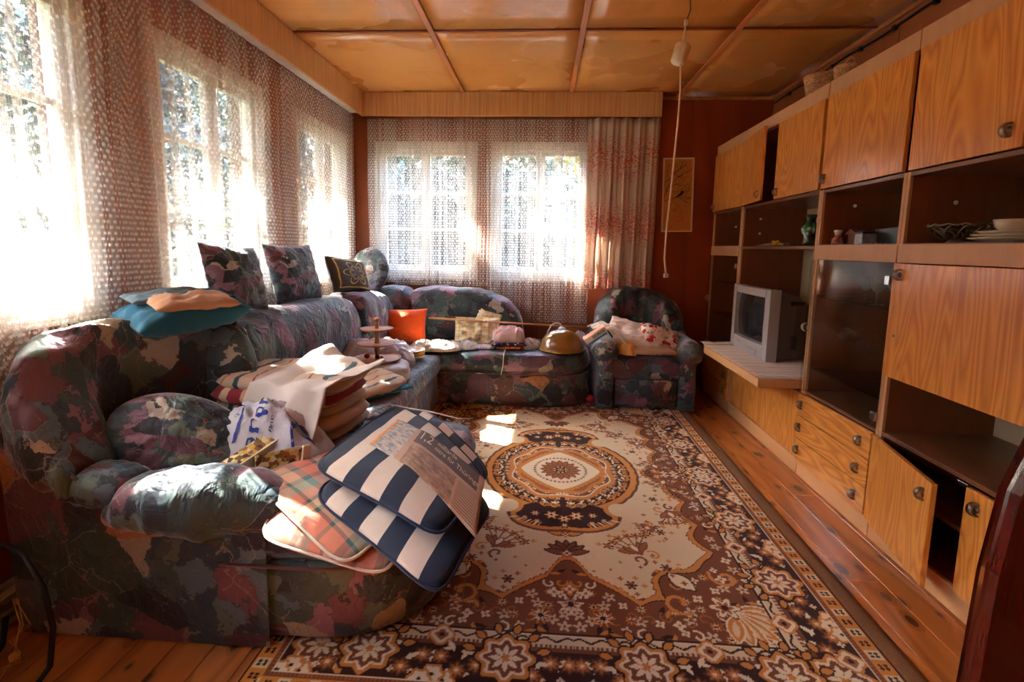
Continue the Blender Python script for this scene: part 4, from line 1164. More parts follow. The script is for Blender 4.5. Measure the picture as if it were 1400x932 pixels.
# C: glass door column
uC = thing('wall_cabinet', 'middle column of the wall unit with a clear glass door over three drawers', 'cabinet', (1.76, 2.54, 0), group=GRP)
carcass(uC, 2.225, 2.865, 0, 0, divs=(.497, 1.33, 1.627))
part(uC, 'rail', XF - .002, XF + .02, 2.227, 2.863, 1.265, 1.343, M['trimwood'])
d = door(uC, 2.23, 2.845, 1.648, 2.132); handle(d, XF - TH, 2.82, 1.70, mat=M['bronze'])
d = glass_door(uC, 2.228, 2.885, .515, 1.262, 2.262); handle(d, XF - .012, 2.865, .88)
gs = []
for z in (.64, 1.05): gs.append(part(uC, 'glass_shelf', XF + .03, XBK - .01, 2.245, 2.845, z, z + .006, M['shelfglass'], 0))
for i, (a, b) in enumerate(((.365, .494), (.230, .361), (.098, .226))):
    d = door(uC, 2.24, 2.862, a, b, M['veneer_h'], 'drawer'); handle(d, XF - TH, 2.31, (a + b) / 2); handle(d, XF - TH, 2.835, (a + b) / 2)
peg(uC, 2.846, 1.70, 1.56, 1)
# D: nearest column
uD = thing('wall_cabinet', 'nearest column of the wall unit, with a drop flap and a lower door ajar', 'cabinet', (1.76, 1.72, 0), group=GRP)
carcass(uD, 1.22, 2.222, 0, 0, divs=(.499, .775, 1.33, 1.627))
part(uD, 'rail', XF - .002, XF + .02, 1.222, 2.22, 1.265, 1.343, M['trimwood'])
d = door(uD, 1.705, 2.195, 1.648, 2.132); handle(d, XF - TH, 1.755, 1.71, mat=M['bronze'])
d = door(uD, 1.225, 1.70, 1.648, 2.132)
d = door(uD, 1.225, 2.215, .772, 1.262, name='drop_flap'); handle(d, XF - TH, 2.17, 1.215)
mb = MB().lathe([(0, 0), (.006, 0), (.006, .003), (0, .003)], n=10); mt = Matrix.Translation(Vector((XF - TH, 2.165, .955)) - Vector(uD.location)) @ Matrix.Rotation(R_(-90), 4, 'Y'); mb.v = [tuple(mt @ Vector(p)) for p in mb.v]
k = mb.build('keyhole', M['bronze'], None); k.parent = d
peg(uD, 2.203, 1.72, 1.52, 1)
part(uD, 'inner_shelf', XF + .03, XBK, 1.24, 2.2, .29, .308, M['brownshelf'])
d, mt = swing_door(uD, 2.222, .098, .492, .49, R_(12), -1, M['veneer']); handle_on(d, mt, -.44, .43)
d = door(uD, 1.225, 1.735, .098, .492); handle(d, XF - TH, 1.685, .435)
part(uD, 'hinge_bracket', XF + .0, XF + .05, 1.75, 1.79, .478, .494, M['chrome'])

# ================================================================ THINGS ON THE UNIT
def soft_poly_box(root, name, pts_front, pts_back, mat):
    n = len(pts_front); mb = MB().add(pts_front + pts_back, [tuple(range(n)), tuple(range(n, 2 * n))[::-1]] + [(i, i + n, (i + 1) % n + n, (i + 1) % n)[::-1] for i in range(n)])
    return mb.build(name, mat, root, bevel=.004)
# television, facing -X.  local: x depth (0 front), y width, z up
tv = thing('television', 'silver grey tube television standing on the pulled-out shelf of the wall unit', 'television', (1.505, 3.615, .572), rz=0)
W, H = .62, .478
mb = MB()
fx, bw = .012, .07
n_ = 10
def arcx(y): return -.012 * (1 - (2 * y / W) ** 2)
# bezel as four bars round the tube
for (a, b, z0, z1) in ((-W / 2, -W / 2 + .065, 0, H), (W / 2 - .065, W / 2, 0, H), (-W / 2 + .065, W / 2 - .065, H - .055, H), (-W / 2 + .065, W / 2 - .065, 0, .10)):
    vs = []
    for k in range(n_ + 1):
        y = a + (b - a) * k / n_; x_ = arcx(y)
        vs += [(x_, y, z0), (x_, y, z1), (.06, y, z1), (.06, y, z0)]
    fs = [(k * 4 + j, (k + 1) * 4 + j, (k + 1) * 4 + (j + 1) % 4, k * 4 + (j + 1) % 4) for k in range(n_) for j in range(4)] + [(3, 2, 1, 0), (n_ * 4, n_ * 4 + 1, n_ * 4 + 2, n_ * 4 + 3)]
    mb.add(vs, fs)
mb.build('bezel', M['tvgrey'], tv, bevel=.004)
def scr(u, v):
    y = (-1 + 2 * u) * (W / 2 - .06); z = .105 + (H - .055 - .10) * v; dd = .03 * ((2 * u - 1) ** 2 + (2 * v - 1) ** 2) / 2
    return (.004 + dd, y, z)
MB().grid(scr, 16, 12).build('screen', plain('tube_glass', srgb(46, 46, 48), .08, spec=.9), tv, smooth=True)
mb = MB(); secs = [(.06, W / 2 - .006, .012, H - .01), (.18, W / 2 - .03, .014, H - .03), (.24, W / 2 - .07, .02, H - .07), (.40, W / 2 - .14, .04, H - .14), (.44, W / 2 - .17, .05, H - .18)]
vs = []
for (x_, hw, z0, z1) in secs: vs += [(x_, -hw, z0), (x_, hw, z0), (x_, hw, z1), (x_, -hw, z1)]
fs = [(k * 4 + j, k * 4 + (j + 1) % 4, (k + 1) * 4 + (j + 1) % 4, (k + 1) * 4 + j) for k in range(len(secs) - 1) for j in range(4)] + [(3, 2, 1, 0), tuple(len(secs) * 4 - 4 + j for j in range(4))]
mb.add(vs, fs); mb.build('back_housing', M['tvdark'], tv, bevel=.01)
for k in range(8): MB().box(.16, .19, -W / 2 + .0, -W / 2 + .03, .09 + k * .012, .096 + k * .012).build('vent_slot', M['black'], tv)
MB().box(.14, .23, -W / 2 + .012, -W / 2 + .03, H - .10, H - .07).build('grip_recess', M['black'], tv, bevel=.004)
MB().box(-.015, -.006, -.17, -.02, .02, .055).build('control_flap', M['tvgrey'], tv, bevel=.002)
MB().box(-.0155, -.012, .12, .15, .06, .066).build('badge', M['metal'], tv)
# woven runner under the television, hanging over at the far side
def runner(u, v):
    # u across shelf depth, v along y
    x_ = 1.29 + .56 * u; y = 2.90 + 1.06 * v + .02 * nz(u * 3, 2.0)
    z = .5655 + .004 * nz(u * 8, v * 9) + .003
    over = max(0, y - 3.86)
    z += .02 * math.sin(min(1, over / .1) * 2.6) - .1 * max(0, over - .05) + (.010 * nz(u * 10, 3) if over > 0 else 0)
    x_ += -.06 * max(0, 1 - u * 4) * (v > .7) * (v - .7)
    return (x_ - .004 * nz(u, v * 20), y, z)
rm_ = stripes('runner_stripes', [(0, srgb(214, 186, 160)), (.2, srgb(168, 124, 100)), (.32, srgb(228, 208, 184)), (.5, srgb(184, 142, 118)), (.56, srgb(224, 198, 172)), (.8, srgb(150, 104, 84)), (.86, srgb(222, 196, 170))], axis=1, rep=9)
ru = thing('table_runner', 'beige striped woven runner with fringed edges under the television', 'runner', (1.55, 3.4, .565))
MB().grid(runner, 24, 60).build('cloth', rm_, ru, smooth=True, world=True, solid=.003)
mb = MB(); r_ = random.Random(2)
for k in range(60):
    x_ = 1.30 + .54 * k / 60; mb.tube([(x_, 2.902, .568), (x_ + r_.uniform(-.004, .004), 2.885, .5665)], .0012, 4)
mb.build('fringe', cloth('fringe', srgb(226, 206, 180)), ru, world=True)['kind'] = 'stuff'
# top baskets
def basket(loc, r, h, label, hnd=False):
    o = thing('wicker_basket', label, 'basket', loc)
    wk = plain('wicker', srgb(196, 148, 104), .7, nscale=60, var=.3)
    mb = MB(); nr = 11
    for k in range(nr):
        z = .008 + h * k / (nr - 1); rr2 = r * (.8 + .2 * k / (nr - 1))
        mb.tube([(rr2 * math.cos(a) * 1.25 + .003 * math.sin(a * 16 + k * PI), rr2 * math.sin(a), z) for a in np.linspace(0, 2 * PI, 49)], .0055, 5, False)
    mb.build('weave', wk, o, smooth=True)
    mb = MB()
    for k in range(22):
        a = 2 * PI * k / 22; mb.tube([(r * .8 * 1.25 * math.cos(a), r * .8 * math.sin(a), 0), (r * 1.25 * math.cos(a), r * math.sin(a), h + .005)], .004, 5)
    mb.build('stake', wk, o, smooth=True)
    MB().lathe([(0, .0), (r * .8, .0), (r * .8, .006), (0, .006)], n=24, sx=1.25).build('base', wk, o)
    if hnd: MB().tube([(0, r * math.cos(a), h + .055 * math.sin(a)) for a in np.linspace(0, PI, 20)], .006, 6).build('handle', wk, o, smooth=True)
    return o
basket((1.62, 3.12, 2.216), .085, .10, 'pale wicker basket on top of the wall unit')
basket((1.64, 2.92, 2.216), .055, .085, 'small dark-filled wicker basket with a hooped handle on top of the wall unit', True)
# green vase
gv = thing('vase', 'green glazed ceramic vase modelled as intertwined gourds on the unit shelf', 'vase', (1.62, 3.085 + .04, 1.345))
gm_ = plain('green_glaze', srgb(44, 88, 48), .15, nscale=18, var=.45, Coat_Weight=.6)
def vf(th, z): return 1 + .10 * math.sin(3 * th + z * 60) + .05 * nz(math.cos(th) * 2, math.sin(th) * 2, z * 30)
MB().lathe([(0, 0), (.034, 0), (.038, .006), (.034, .02), (.042, .04), (.036, .055), (.046, .085), (.05, .105), (.04, .125), (.028, .14), (.026, .16), (.036, .185), (.03, .185), (.022, .16), (0, .15)], n=36, fn=vf).build('body', gm_, gv, smooth=True)
MB().tube([(.0, -.03, .06), (.0, -.055, .085), (.0, -.05, .12), (.0, -.025, .15)], [.01, .016, .013, .006], 10).build('handle', gm_, gv, smooth=True)
# plush or stone lump behind and orange packet
o = thing('figurine', 'small pale grey ornament beside the green vase', 'ornament', (1.70, 3.02, 1.345))
MB().lathe([(0, 0), (.03, 0), (.036, .02), (.03, .045), (.018, .06), (0, .065)], n=20, fn=lambda th, z: 1 + .15 * nz(math.cos(th) * 3, math.sin(th) * 3, z * 40)).build('body', plain('grey_stone', srgb(180, 172, 178), .7), o, smooth=True)
o = thing('trinket_box', 'small orange box behind the grey ornament on the unit shelf', 'box', (1.80, 3.02, 1.345))
MB().box(-.03, .03, -.03, .03, 0, .13).build('body', plain('orange_card', srgb(190, 104, 52), .6), o, bevel=.003)
# yellow flower and beads
o = thing('flower_ornament', 'yellow artificial flower lying on the shelf left of the beads', 'ornament', (1.60, 3.50, 1.345))
ym = plain('yellow_petal', srgb(236, 176, 48), .6)
for k in range(7):
    a = k * 2 * PI / 7; MB().lathe([(0, 0), (.012, .004), (.014, .012), (.006, .02), (0, .022)], c=(.018 * math.cos(a), .022 * math.sin(a), .003 + .012 * (k % 2)), n=8).build('petal', ym, o, smooth=True)
MB().lathe([(0, 0), (.01, .002), (.01, .016), (0, .022)], c=(0, 0, .014), n=8).build('centre', plain('ochre', srgb(186, 118, 40), .7), o, smooth=True)
r_ = random.Random(7)
cols = [plain('bead_%s' % n, c, .3) for n, c in (('green', srgb(60, 128, 104)), ('red', srgb(186, 52, 44)), ('cream', srgb(226, 214, 196)), ('blue', srgb(70, 96, 130)))]
o = thing('bead_string', 'string of green, red and cream beads lying on the shelf by the green vase', 'beads', (1.6, 3.32, 1.345))
for k in range(22):
    y = .11 - k * .010; MB().lathe([(0, -.008), (.006, -.0055), (.008, 0), (.006, .0055), (0, .008)], c=(.02 * math.sin(k * .8), y, .009), n=10).build('bead', r_.choice(cols), o, smooth=True)
o = thing('cloth_scrap', 'flat crumpled beige cloth scrap at the far end of the shelf', 'cloth', (1.62, 3.66, 1.345))
MB().closed(lambda u, v: (u * .05, v * .09, .004 + .012 * (1 - u * u) * (1 - v * v) * (1 + nz(u * 3, v * 3))), lambda u, v: (u * .05, v * .09, .0), 12, 12).build('cloth', cloth('beige_scrap', srgb(176, 150, 128)), o, smooth=True)
# figurine and wooden box in the C niche
o = thing('figurine', 'little seated gnome figurine with a pale hat on the shelf', 'figurine', (1.60, 2.80, 1.345))
MB().lathe([(0, 0), (.028, 0), (.03, .012), (.024, .03), (.016, .045), (0, .048)], n=18).build('body', plain('gnome_body', srgb(170, 110, 88), .5, nscale=50, var=.4), o, smooth=True)
MB().lathe([(0, 0), (.014, .006), (.016, .016), (.01, .028), (0, .03)], c=(0, 0, .044), n=14).build('head', plain('gnome_skin', srgb(222, 176, 148), .5), o, smooth=True)
MB().lathe([(0, 0), (.02, 0), (.02, .014), (0, .016)], c=(0, 0, .066), n=14).build('hat', M['whitepaint'], o, smooth=True)
for s in (-1, 1): MB().tube([(0, s * .016, .04), (-.014, s * .022, .03), (-.022, s * .01, .028)], .006, 8).build('arm', plain('gnome_sleeve', srgb(196, 60, 54), .5), o, smooth=True)
o = thing('toy_house', 'small brown wooden house box beside the gnome figurine', 'ornament', (1.66, 2.735, 1.345))
MB().box(-.03, .03, -.028, .028, 0, .06).build('body', M['brownshelf'], o, bevel=.002)
soft_poly_box(o, 'roof', [(-.036, -.038, .06), (-.036, .038, .06), (-.036, 0, .082)], [(.036, -.038, .06), (.036, .038, .06), (.036, 0, .082)], M['brownlam'])
# dark casket
o = thing('casket', 'black lidded casket with a painted silver end on the unit shelf', 'box', (1.72, 2.475, 1.345))
kb = plain('black_lacquer', srgb(24, 22, 26), .3); 
MB().box(-.06, .06, -.10, .10, 0, .062).build('body', kb, o, bevel=.003)
soft_poly_box(o, 'lid', [(-.066, -.106, .063), (-.066, .106, .063), (-.066, .106, .075), (-.035, .09, .092), (-.035, -.09, .092), (-.066, -.106, .075)][:3] + [(-.066, -.106, .075)], [(.066, -.106, .063), (.066, .106, .063), (.03, .09, .094), (.03, -.09, .094)], kb)
o = thing('tin', 'small silver painted tin in front of the black casket', 'tin', (1.62, 2.60, 1.345))
MB().box(-.035, .035, -.03, .03, 0, .055).build('body', plain('silver_paint', srgb(170, 170, 176), .35, nscale=40, var=.4), o, bevel=.003)
MB().box(-.037, .037, -.032, .032, .055, .066).build('lid', plain('dark_tin_lid', srgb(40, 44, 56), .3), o, bevel=.002)
o = thing('necklace', 'reddish brown bead necklace heaped in front of the casket', 'necklace', (1.57, 2.45, 1.345))
for k in range(14): MB().lathe([(0, -.006), (.006, 0), (0, .006)], c=(.006 * math.sin(k * 2), .07 - .011 * k, .0065), n=8).build('bead', plain('brown_bead', srgb(120, 56, 40), .3) if k == 0 else bpy.data.materials['brown_bead'], o, smooth=True)
# openwork metal bowl
o = thing('openwork_bowl', 'antique silver openwork bowl on a foot on the nearest open shelf', 'bowl', (1.655, 2.06, 1.345))
sil = plain('tarnished_silver', srgb(132, 118, 98), .3, 1.0)
MB().lathe([(0, 0), (.052, 0), (.054, .006), (.04, .02), (.035, .026), (0, .024)], n=30).build('foot', sil, o, smooth=True)
mb = MB()
for k in range(14):
    a0 = 2 * PI * k / 14
    P = []
    for q in np.linspace(0, 1, 24):
        th = q * 2 * PI; rr2 = .082 + .026 * math.cos(th); zz = .055 + .024 * math.sin(th) * .9 + .01 * math.cos(th); aa = a0 + .20 * math.sin(th)
        P.append((rr2 * math.cos(aa), rr2 * math.sin(aa), zz - .012 + (rr2 - .06) * .25))
    mb.tube(P, .0032, 5, False)
    P = [((.04 + .07 * q) * math.cos(a0 + .22 + .3 * math.sin(q * 5)), (.04 + .07 * q) * math.sin(a0 + .22 + .3 * math.sin(q * 5)), .022 + .055 * q ** 1.3) for q in np.linspace(0, 1, 10)]
    mb.tube(P, .003, 5)
mb.build('scrollwork', sil, o, smooth=True)
mb = MB(); mb.tube([(.112 * math.cos(a) * (1 + .02 * math.sin(a * 14)), .112 * math.sin(a) * (1 + .02 * math.sin(a * 14)), .074 + .004 * math.cos(a * 14)) for a in np.linspace(0, 2 * PI, 85)], .0035, 6, False); mb.build('rim', sil, o, smooth=True)
o = thing('card_box', 'small flat pale box behind the openwork bowl', 'box', (1.80, 2.00, 1.345))
MB().box(-.05, .05, -.08, .08, 0, .085).build('body', plain('cream_card', srgb(186, 160, 130), .6), o, bevel=.003)
# plates and cup
por = plain('cream_porcelain', srgb(226, 214, 190), .15, Coat_Weight=.6)
def plate(loc, r, label, grp=None):
    o = thing('plate', label, 'plate', loc, group=grp)
    MB().lathe([(0, .002), (r * .55, .0), (r * .6, .004), (r * .97, .016), (r, .019), (r * .97, .021), (r * .62, .009), (0, .007)], n=40, fn=lambda th, z: 1 + (.02 * math.sin(th * 12) if z > .012 else 0)).build('body', por, o, smooth=True)
plate((1.66, 1.86, 1.345), .125, 'cream porcelain plate at the bottom of the plate stack'); plate((1.662, 1.855, 1.357), .12, 'cream porcelain plate in the middle of the plate stack'); plate((1.658, 1.858, 1.369), .10, 'cream saucer on top of the plate stack under the cup')
o = thing('teacup', 'wide cream porcelain teacup with a curly handle on the stacked plates', 'cup', (1.655, 1.86, 1.378))
MB().lathe([(0, .004), (.022, .0), (.024, .004), (.03, .008), (.048, .026), (.056, .052), (.054, .052), (.045, .026), (.024, .010), (0, .008)], n=36).build('body', por, o, smooth=True)
MB().tube([(0, -.05, .045), (0, -.075, .048), (0, -.088, .035), (0, -.075, .018), (0, -.045, .018)], .0045, 8).build('handle', por, o, smooth=True)
# goblets behind the glass door
def goblet(loc, k, lab):
    o = thing('wine_glass', lab, 'glass', loc, group='glasses behind the glass door')
    MB().lathe([(.0, 0), (.032, 0), (.032, .002), (.004, .006), (.0035, .055), (.02, .07), (.036, .095), (.034, .13), (.0335, .13), (.035, .095), (.018, .072), (0, .062)], n=20).build('bowl', M['goblet'], o, smooth=True)
for k, (x_, y) in enumerate(((1.62, 2.34), (1.62, 2.47), (1.66, 2.62), (1.80, 2.40), (1.80, 2.55))):
    goblet((x_, y, 1.056), k, ['wine glass nearest the hinge side, in the front row on the upper glass shelf', 'wine glass in the middle of the front row on the upper glass shelf', 'wine glass farthest from the hinge, on the upper glass shelf', 'wine glass at the back of the upper glass shelf, near the hinge side', 'wine glass at the back of the upper glass shelf, towards the television'][k])
# ================================================================ LOOSE THINGS
def pillow_mesh(w, h, t, n=26, pinch=.07, wr=.01, seed=0, e=.5, round_=False, fold=.0, pw_=2.6, sq_=False):
    def sh(u, v):
        if round_:
            r = max(abs(u), abs(v)); L = math.hypot(u, v); k = r / L if L > 1e-9 else 1; U, V = u * k, v * k; rad = math.hypot(U, V)
            prof = max(0, 1 - rad ** 3) ** e
            return U * w / 2, V * h / 2, prof, U, V
        if sq_:
            n8 = (abs(u) ** 5 + abs(v) ** 5) ** .2; r = max(abs(u), abs(v)); k = r / n8 if n8 > 1e-9 else 1
            return u * k * w / 2, v * k * h / 2, max(0, 1 - r ** 7) ** e, u * k, v * k
        U = u * (1 - pinch * (1 - v * v)); V = v * (1 - pinch * (1 - u * u))
        return U * w / 2, V * h / 2, (max(0, 1 - abs(u) ** pw_) * max(0, 1 - abs(v) ** pw_)) ** e, U, V
    def f(s):
        def g(u, v):
            x, y, p, U, V = sh(u, v)
            q = s * t / 2 * p
            k = wr * nz(U * 2.5 + seed, V * 2.5, s) + wr * .7 * nz(U * 7, V * 7 + seed, s)
            if fold: k -= fold * abs(math.sin(math.atan2(V, U + .15) * 6 + 3 * nz(U * 2, V * 2, seed))) * min(1, math.hypot(U, V) * 1.4)
            return (x, y, q + k * (p ** .5) * (1 if s > 0 else -1))
        return g
    return MB().closed(f(1), f(-1), n, n)
def pillow(name, label, cat, loc, rot, w, h, t, mat, **k):
    grp = k.pop('group', None)
    o = pillow_mesh(w, h, t, **k).build(name, mat, None, smooth=True)
    o.location = loc; o.rotation_euler = rot
    return tag(o, label, cat, grp)
def basis(o, right, up):
    """orient: local x = right, local y = up"""
    r = Vector(right).normalized(); u = Vector(up); u = (u - r * u.dot(r)).normalized(); n = r.cross(u)
    o.rotation_euler = Matrix((r, u, n)).transposed().to_euler()
    return o
# cushions on top of the left sofa back
o = pillow('cushion', 'square mottled velvet cushion standing on the sofa back, nearest of the three', 'cushion', (-1.60, 2.47, 1.115), (0, 0, 0), .40, .36, .15, M['sofa_small'], seed=1, fold=.012)
basis(o, (.12, .98, -.06), (-.28, -.18, .95))
o = pillow('cushion', 'square mottled velvet cushion standing on the sofa back, middle of the three', 'cushion', (-1.61, 3.10, 1.11), (0, 0, 0), .48, .38, .14, M['sofa_small'], seed=4, fold=.010)
basis(o, (.14, .98, .0), (-.25, -.1, .97))
# dark cushion with yellow outline flower
t = NT('flower_cushion')
uv = t.sep(t.coord('UV')); cx = t.math('SUBTRACT', uv[0], .55); cy = t.math('SUBTRACT', uv[1], .5)
rr_ = t.math('SQRT', t.math('ADD', t.math('MULTIPLY', cx, cx), t.math('MULTIPLY', cy, cy))); an_ = t.math('ARCTAN2', cy, cx)
pet = t.math('ADD', .15, t.math('MULTIPLY', t.math('ABSOLUTE', t.math('COSINE', t.math('MULTIPLY', an_, 3.0))), .20))
l1 = t.math('LESS_THAN', t.math('ABSOLUTE', t.math('SUBTRACT', rr_, pet)), .013)
l2 = t.math('LESS_THAN', t.math('ABSOLUTE', t.math('SUBTRACT', rr_, t.math('MULTIPLY', pet, .6))), .009)
fr = t.math('LESS_THAN', t.math('ABSOLUTE', t.math('SUBTRACT', t.math('MAXIMUM', t.math('ABSOLUTE', t.math('SUBTRACT', uv[0], .5)), t.math('ABSOLUTE', cy)), .40)), .014)
ln = t.math('MAXIMUM', t.math('MAXIMUM', l1, l2), fr)
fcm = t.done(t.bsdf(t.mix(ln, srgb(74, 66, 62), srgb(206, 172, 84)), .75, .3, bump=t.noise(t.coord('Object'), 300, 2), bstr=.2))
o = pillow('cushion', 'dark grey cushion with a yellow outlined flower on the sofa back near the corner', 'cushion', (-1.55, 3.84, 1.055), (0, 0, 0), .50, .30, .14, fcm, seed=6)
basis(o, (.22, .95, -.1), (-.35, -.05, .93))
o = pillow('cushion', 'round mottled velvet cushion standing in the far corner on the sofa back', 'cushion', (-1.58, 4.40, 1.07), (0, 0, 0), .42, .42, .17, M['sofa_small'], seed=8, round_=True, fold=.012)
basis(o, (.92, -.35, 0), (.05, .15, 1))
# round cushion at the near end
o = pillow('cushion', 'round mottled velvet cushion with gathered folds lying at the near end of the sofa', 'cushion', (-1.33, 1.69, .565), (0, 0, 0), .50, .33, .17, M['sofa_small'], seed=12, round_=True, fold=.016)
basis(o, (.78, .30, -.40), (-.42, .35, .82))
tag(pillow('cushion', '', '', (-1.205, 4.16, .60), (R_(78), 0, R_(6)), .43, .32, .16, cloth('orange_cushion_cloth', srgb(250, 92, 30), .8), seed=15, pinch=.09, fold=.004), 'bright orange square cushion leaning on the back of the sofa in the corner', 'cushion')

# folded teal and tan blanket
bl = thing('folded_blanket', 'folded teal blanket with a tan lining on the sofa back', 'blanket', (-1.5, 2.0, 1.0))
teal = cloth('teal_fleece', srgb(30, 92, 112)); tan_ = cloth('tan_lining', srgb(198, 146, 106)); greyt = cloth('grey_teal', srgb(96, 116, 120))
o = pillow_mesh(.44, .27, .16, seed=21, wr=.02, pinch=.05).build('lower_fold', teal, bl, smooth=True); o.rotation_euler = (R_(10), R_(-6), R_(62)); o.location = (-.02, -.02, .0)
o = pillow_mesh(.32, .17, .07, seed=22, wr=.014, pinch=.02).build('lining', tan_, bl, smooth=True); o.rotation_euler = (R_(10), R_(0), R_(58)); o.location = (.03, -.03, .05)
o = pillow_mesh(.36, .13, .06, seed=23, wr=.012, pinch=.02).build('upper_fold', greyt, bl, smooth=True); o.rotation_euler = (R_(10), R_(0), R_(62)); o.location = (-.07, .0, .065)
o = pillow_mesh(.18, .14, .06, seed=24, wr=.015).build('corner_flap', teal, bl, smooth=True); o.rotation_euler = (R_(20), R_(0), R_(70)); o.location = (.05, .15, .02)

# ---- stack of striped chair pads
beige = [(0, srgb(216, 190, 164)), (.10, srgb(170, 58, 60)), (.125, srgb(220, 196, 170)), (.30, srgb(52, 96, 108)), (.36, srgb(218, 192, 166)), (.52, srgb(176, 66, 66)), (.545, srgb(222, 198, 172)), (.70, srgb(64, 104, 110)), (.74, srgb(216, 190, 164)), (.90, srgb(168, 60, 62)), (.92, srgb(218, 194, 168))]
redst = [(0, srgb(168, 60, 72)), (.16, srgb(224, 200, 172)), (.26, srgb(160, 52, 64)), (.40, srgb(214, 176, 140)), (.45, srgb(172, 64, 74)), (.62, srgb(60, 70, 76)), (.68, srgb(220, 196, 168)), (.8, srgb(164, 56, 68))]
m_beige = stripes('beige_pad_stripes', beige, 0, 1.5); m_red = stripes('red_pad_stripes', redst, 0, 1.3)
zz = .455; labs = ['beige striped chair pad at the bottom of the stack', 'beige striped chair pad, second from the bottom of the stack', 'beige striped chair pad, third from the bottom of the stack', 'crimson and beige striped chair pad, second from the top of the stack', 'beige chair pad with teal and red stripes on top of the stack']
for k in range(5):
    th_ = .062 if k < 4 else .06
    o = pillow('chair_pad', labs[k], 'chair pad', (-1.125 + .012 * math.sin(k * 2), 2.13 + .012 * math.cos(k * 3), zz + th_ / 2), (R_(0), R_(0), R_(-5 + 3 * math.sin(k * 5))), .60, .42, th_ + .016, m_red if k == 3 else m_beige, seed=30 + k, e=.5, sq_=True, wr=.008, group='striped chair pads stacked on the sofa')
    zz += th_ - .008
# flat pad further along
o = pillow('chair_pad', 'beige chair pad with teal and red stripes lying flat beyond the stack', 'chair pad', (-1.11, 2.74, .505), (R_(2), R_(3), R_(-30)), .56, .50, .065, m_beige, seed=40, e=.5, sq_=True, wr=.014)
o = pillow('cloth_piece', 'turquoise cloth corner peeping out from under the flat striped pad', 'cloth', (-.93, 2.74, .462), (0, 0, R_(-36)), .22, .34, .022, cloth('turquoise', srgb(40, 140, 160)), seed=41, e=.3)
o = pillow('folded_cloth', 'dark navy folded cloth under the near edge of the pad stack', 'cloth', (-.90, 2.16, .462), (0, 0, R_(10)), .16, .26, .03, cloth('navy_cloth', srgb(36, 42, 56)), seed=42, e=.3)

# ---- white towel over the stack
def towel(u, v):
    u = u * 1.0
    # v: 0 at the rear on top of the stack .. 1 hanging down in front
    x = -1.13 + .34 * u; y0 = 2.36; yt = 1.93
    L = .68 * v
    if L < .36: y = y0 - L; z = .735 + .012 * math.sin(u * 7) + .05 * math.exp(-((u - .05) ** 2 + (v - .05) ** 2) * 18)
    else: y = yt - .03 - (L - .36) * .35; z = .735 - (L - .36) * .85
    a = R_(-14); dx, dy = x + 1.09, y - 2.14
    fold = .02 * math.sin(u * 9 + v * 4) * sstep(.3, .8, v) + .012 * nz(u * 4, v * 4)
    X_ = -1.09 + dx * math.cos(a) - dy * math.sin(a); Y_ = 2.14 + dx * math.sin(a) + dy * math.cos(a)
    z += .012 * math.sin(u * 15 + v * 9) * (1 - v)
    return (X_ - .02 * sstep(.4, 1, v) + .04 * v * (u - .3), Y_ - fold, z + .012 * nz(u * 6 + 3, v * 6))
o = MB().grid(towel, 40, 50).build('towel', cloth('white_towelling', srgb(228, 214, 200), .9, 260), None, smooth=True, solid=.006)
tag(o, 'off-white waffle towel draped over the stack of striped chair pads', 'towel')

# ---- crumpled heaps
def heap(w, d, h, seed=0, n=34, fold=.35, sq=3.0, fr=3.0, edge=.5):
    def outline(u, v):
        n8 = (abs(u) ** sq + abs(v) ** sq) ** (1 / sq); r = max(abs(u), abs(v)); k = r / n8 if n8 > 1e-9 else 1
        a = math.atan2(v, u); w_ = 1 + .12 * nz(math.cos(a) * 1.5, math.sin(a) * 1.5, seed)
        return u * k * w_, v * k * w_, r
    def top(u, v):
        U, V, r = outline(u, v)
        env = max(0, 1 - r ** 3) ** edge
        q = 1 - abs(nz(U * fr + seed, V * fr, seed * .7)) * 2 * fold - abs(nz(U * fr * 2.3, V * fr * 2.3 + seed, 3)) * fold
        return (U * w / 2, V * d / 2, max(.001, h * env * q))
    def bot(u, v):
        U, V, r = outline(u, v); return (U * w / 2, V * d / 2, 0)
    return MB().closed(top, bot, n, n)
def heap_thing(name, label, cat, loc, rz, w, d, h, mat, **k):
    o = heap(w, d, h, **k).build(name, mat, None, smooth=True); o.location = loc; o.rotation_euler = (0, 0, rz); return tag(o, label, cat)
# white carrier bag with blue print
t = NT('carrier_bag_film'); v = t.coord('Object')
b1 = t.bsdf(srgb(226, 220, 226), .28, .6, bump=t.noise(v, 22, 4, .7, .6), bstr=.5, bdist=.02)
tl = t.n('ShaderNodeBsdfTranslucent'); tl.inputs[0].default_value = srgb(230, 224, 228)
mx = t.n('ShaderNodeMixShader'); t.set(mx, 0, .3); t.set(mx, 1, b1); t.set(mx, 2, tl.outputs[0]); film = t.done(mx.outputs[0])
bag = thing('carrier_bag', 'crumpled white plastic carrier bag printed in blue, in front of the pad stack', 'bag', (-1.075, 1.80, .445))
def bagf(w, d, h, seed):
    def top(u, v):
        n8 = (abs(u) ** 2.6 + abs(v) ** 2.6) ** (1 / 2.6); r = max(abs(u), abs(v)); k = r / n8 if n8 > 1e-9 else 1
        U, V = u * k, v * k; env = max(0, 1 - r ** 1.5) ** .72
        q = 1.1 - abs(nz(U * 2.2 + seed, V * 2.2, seed)) * .5 - abs(nz(U * 6, V * 6 + seed, 3)) * .22
        return Vector((U * w / 2, V * d / 2, max(.001, h * env * q)))
    return top
bt = bagf(.58, .24, .245, 3.1)
o = MB().closed(lambda u, v: tuple(bt(u, v)), lambda u, v: (bt(u, v).x, bt(u, v).y, 0), 46, 36).build('film', film, bag, smooth=True)
blue = plain('blue_print', srgb(34, 52, 140), .4)
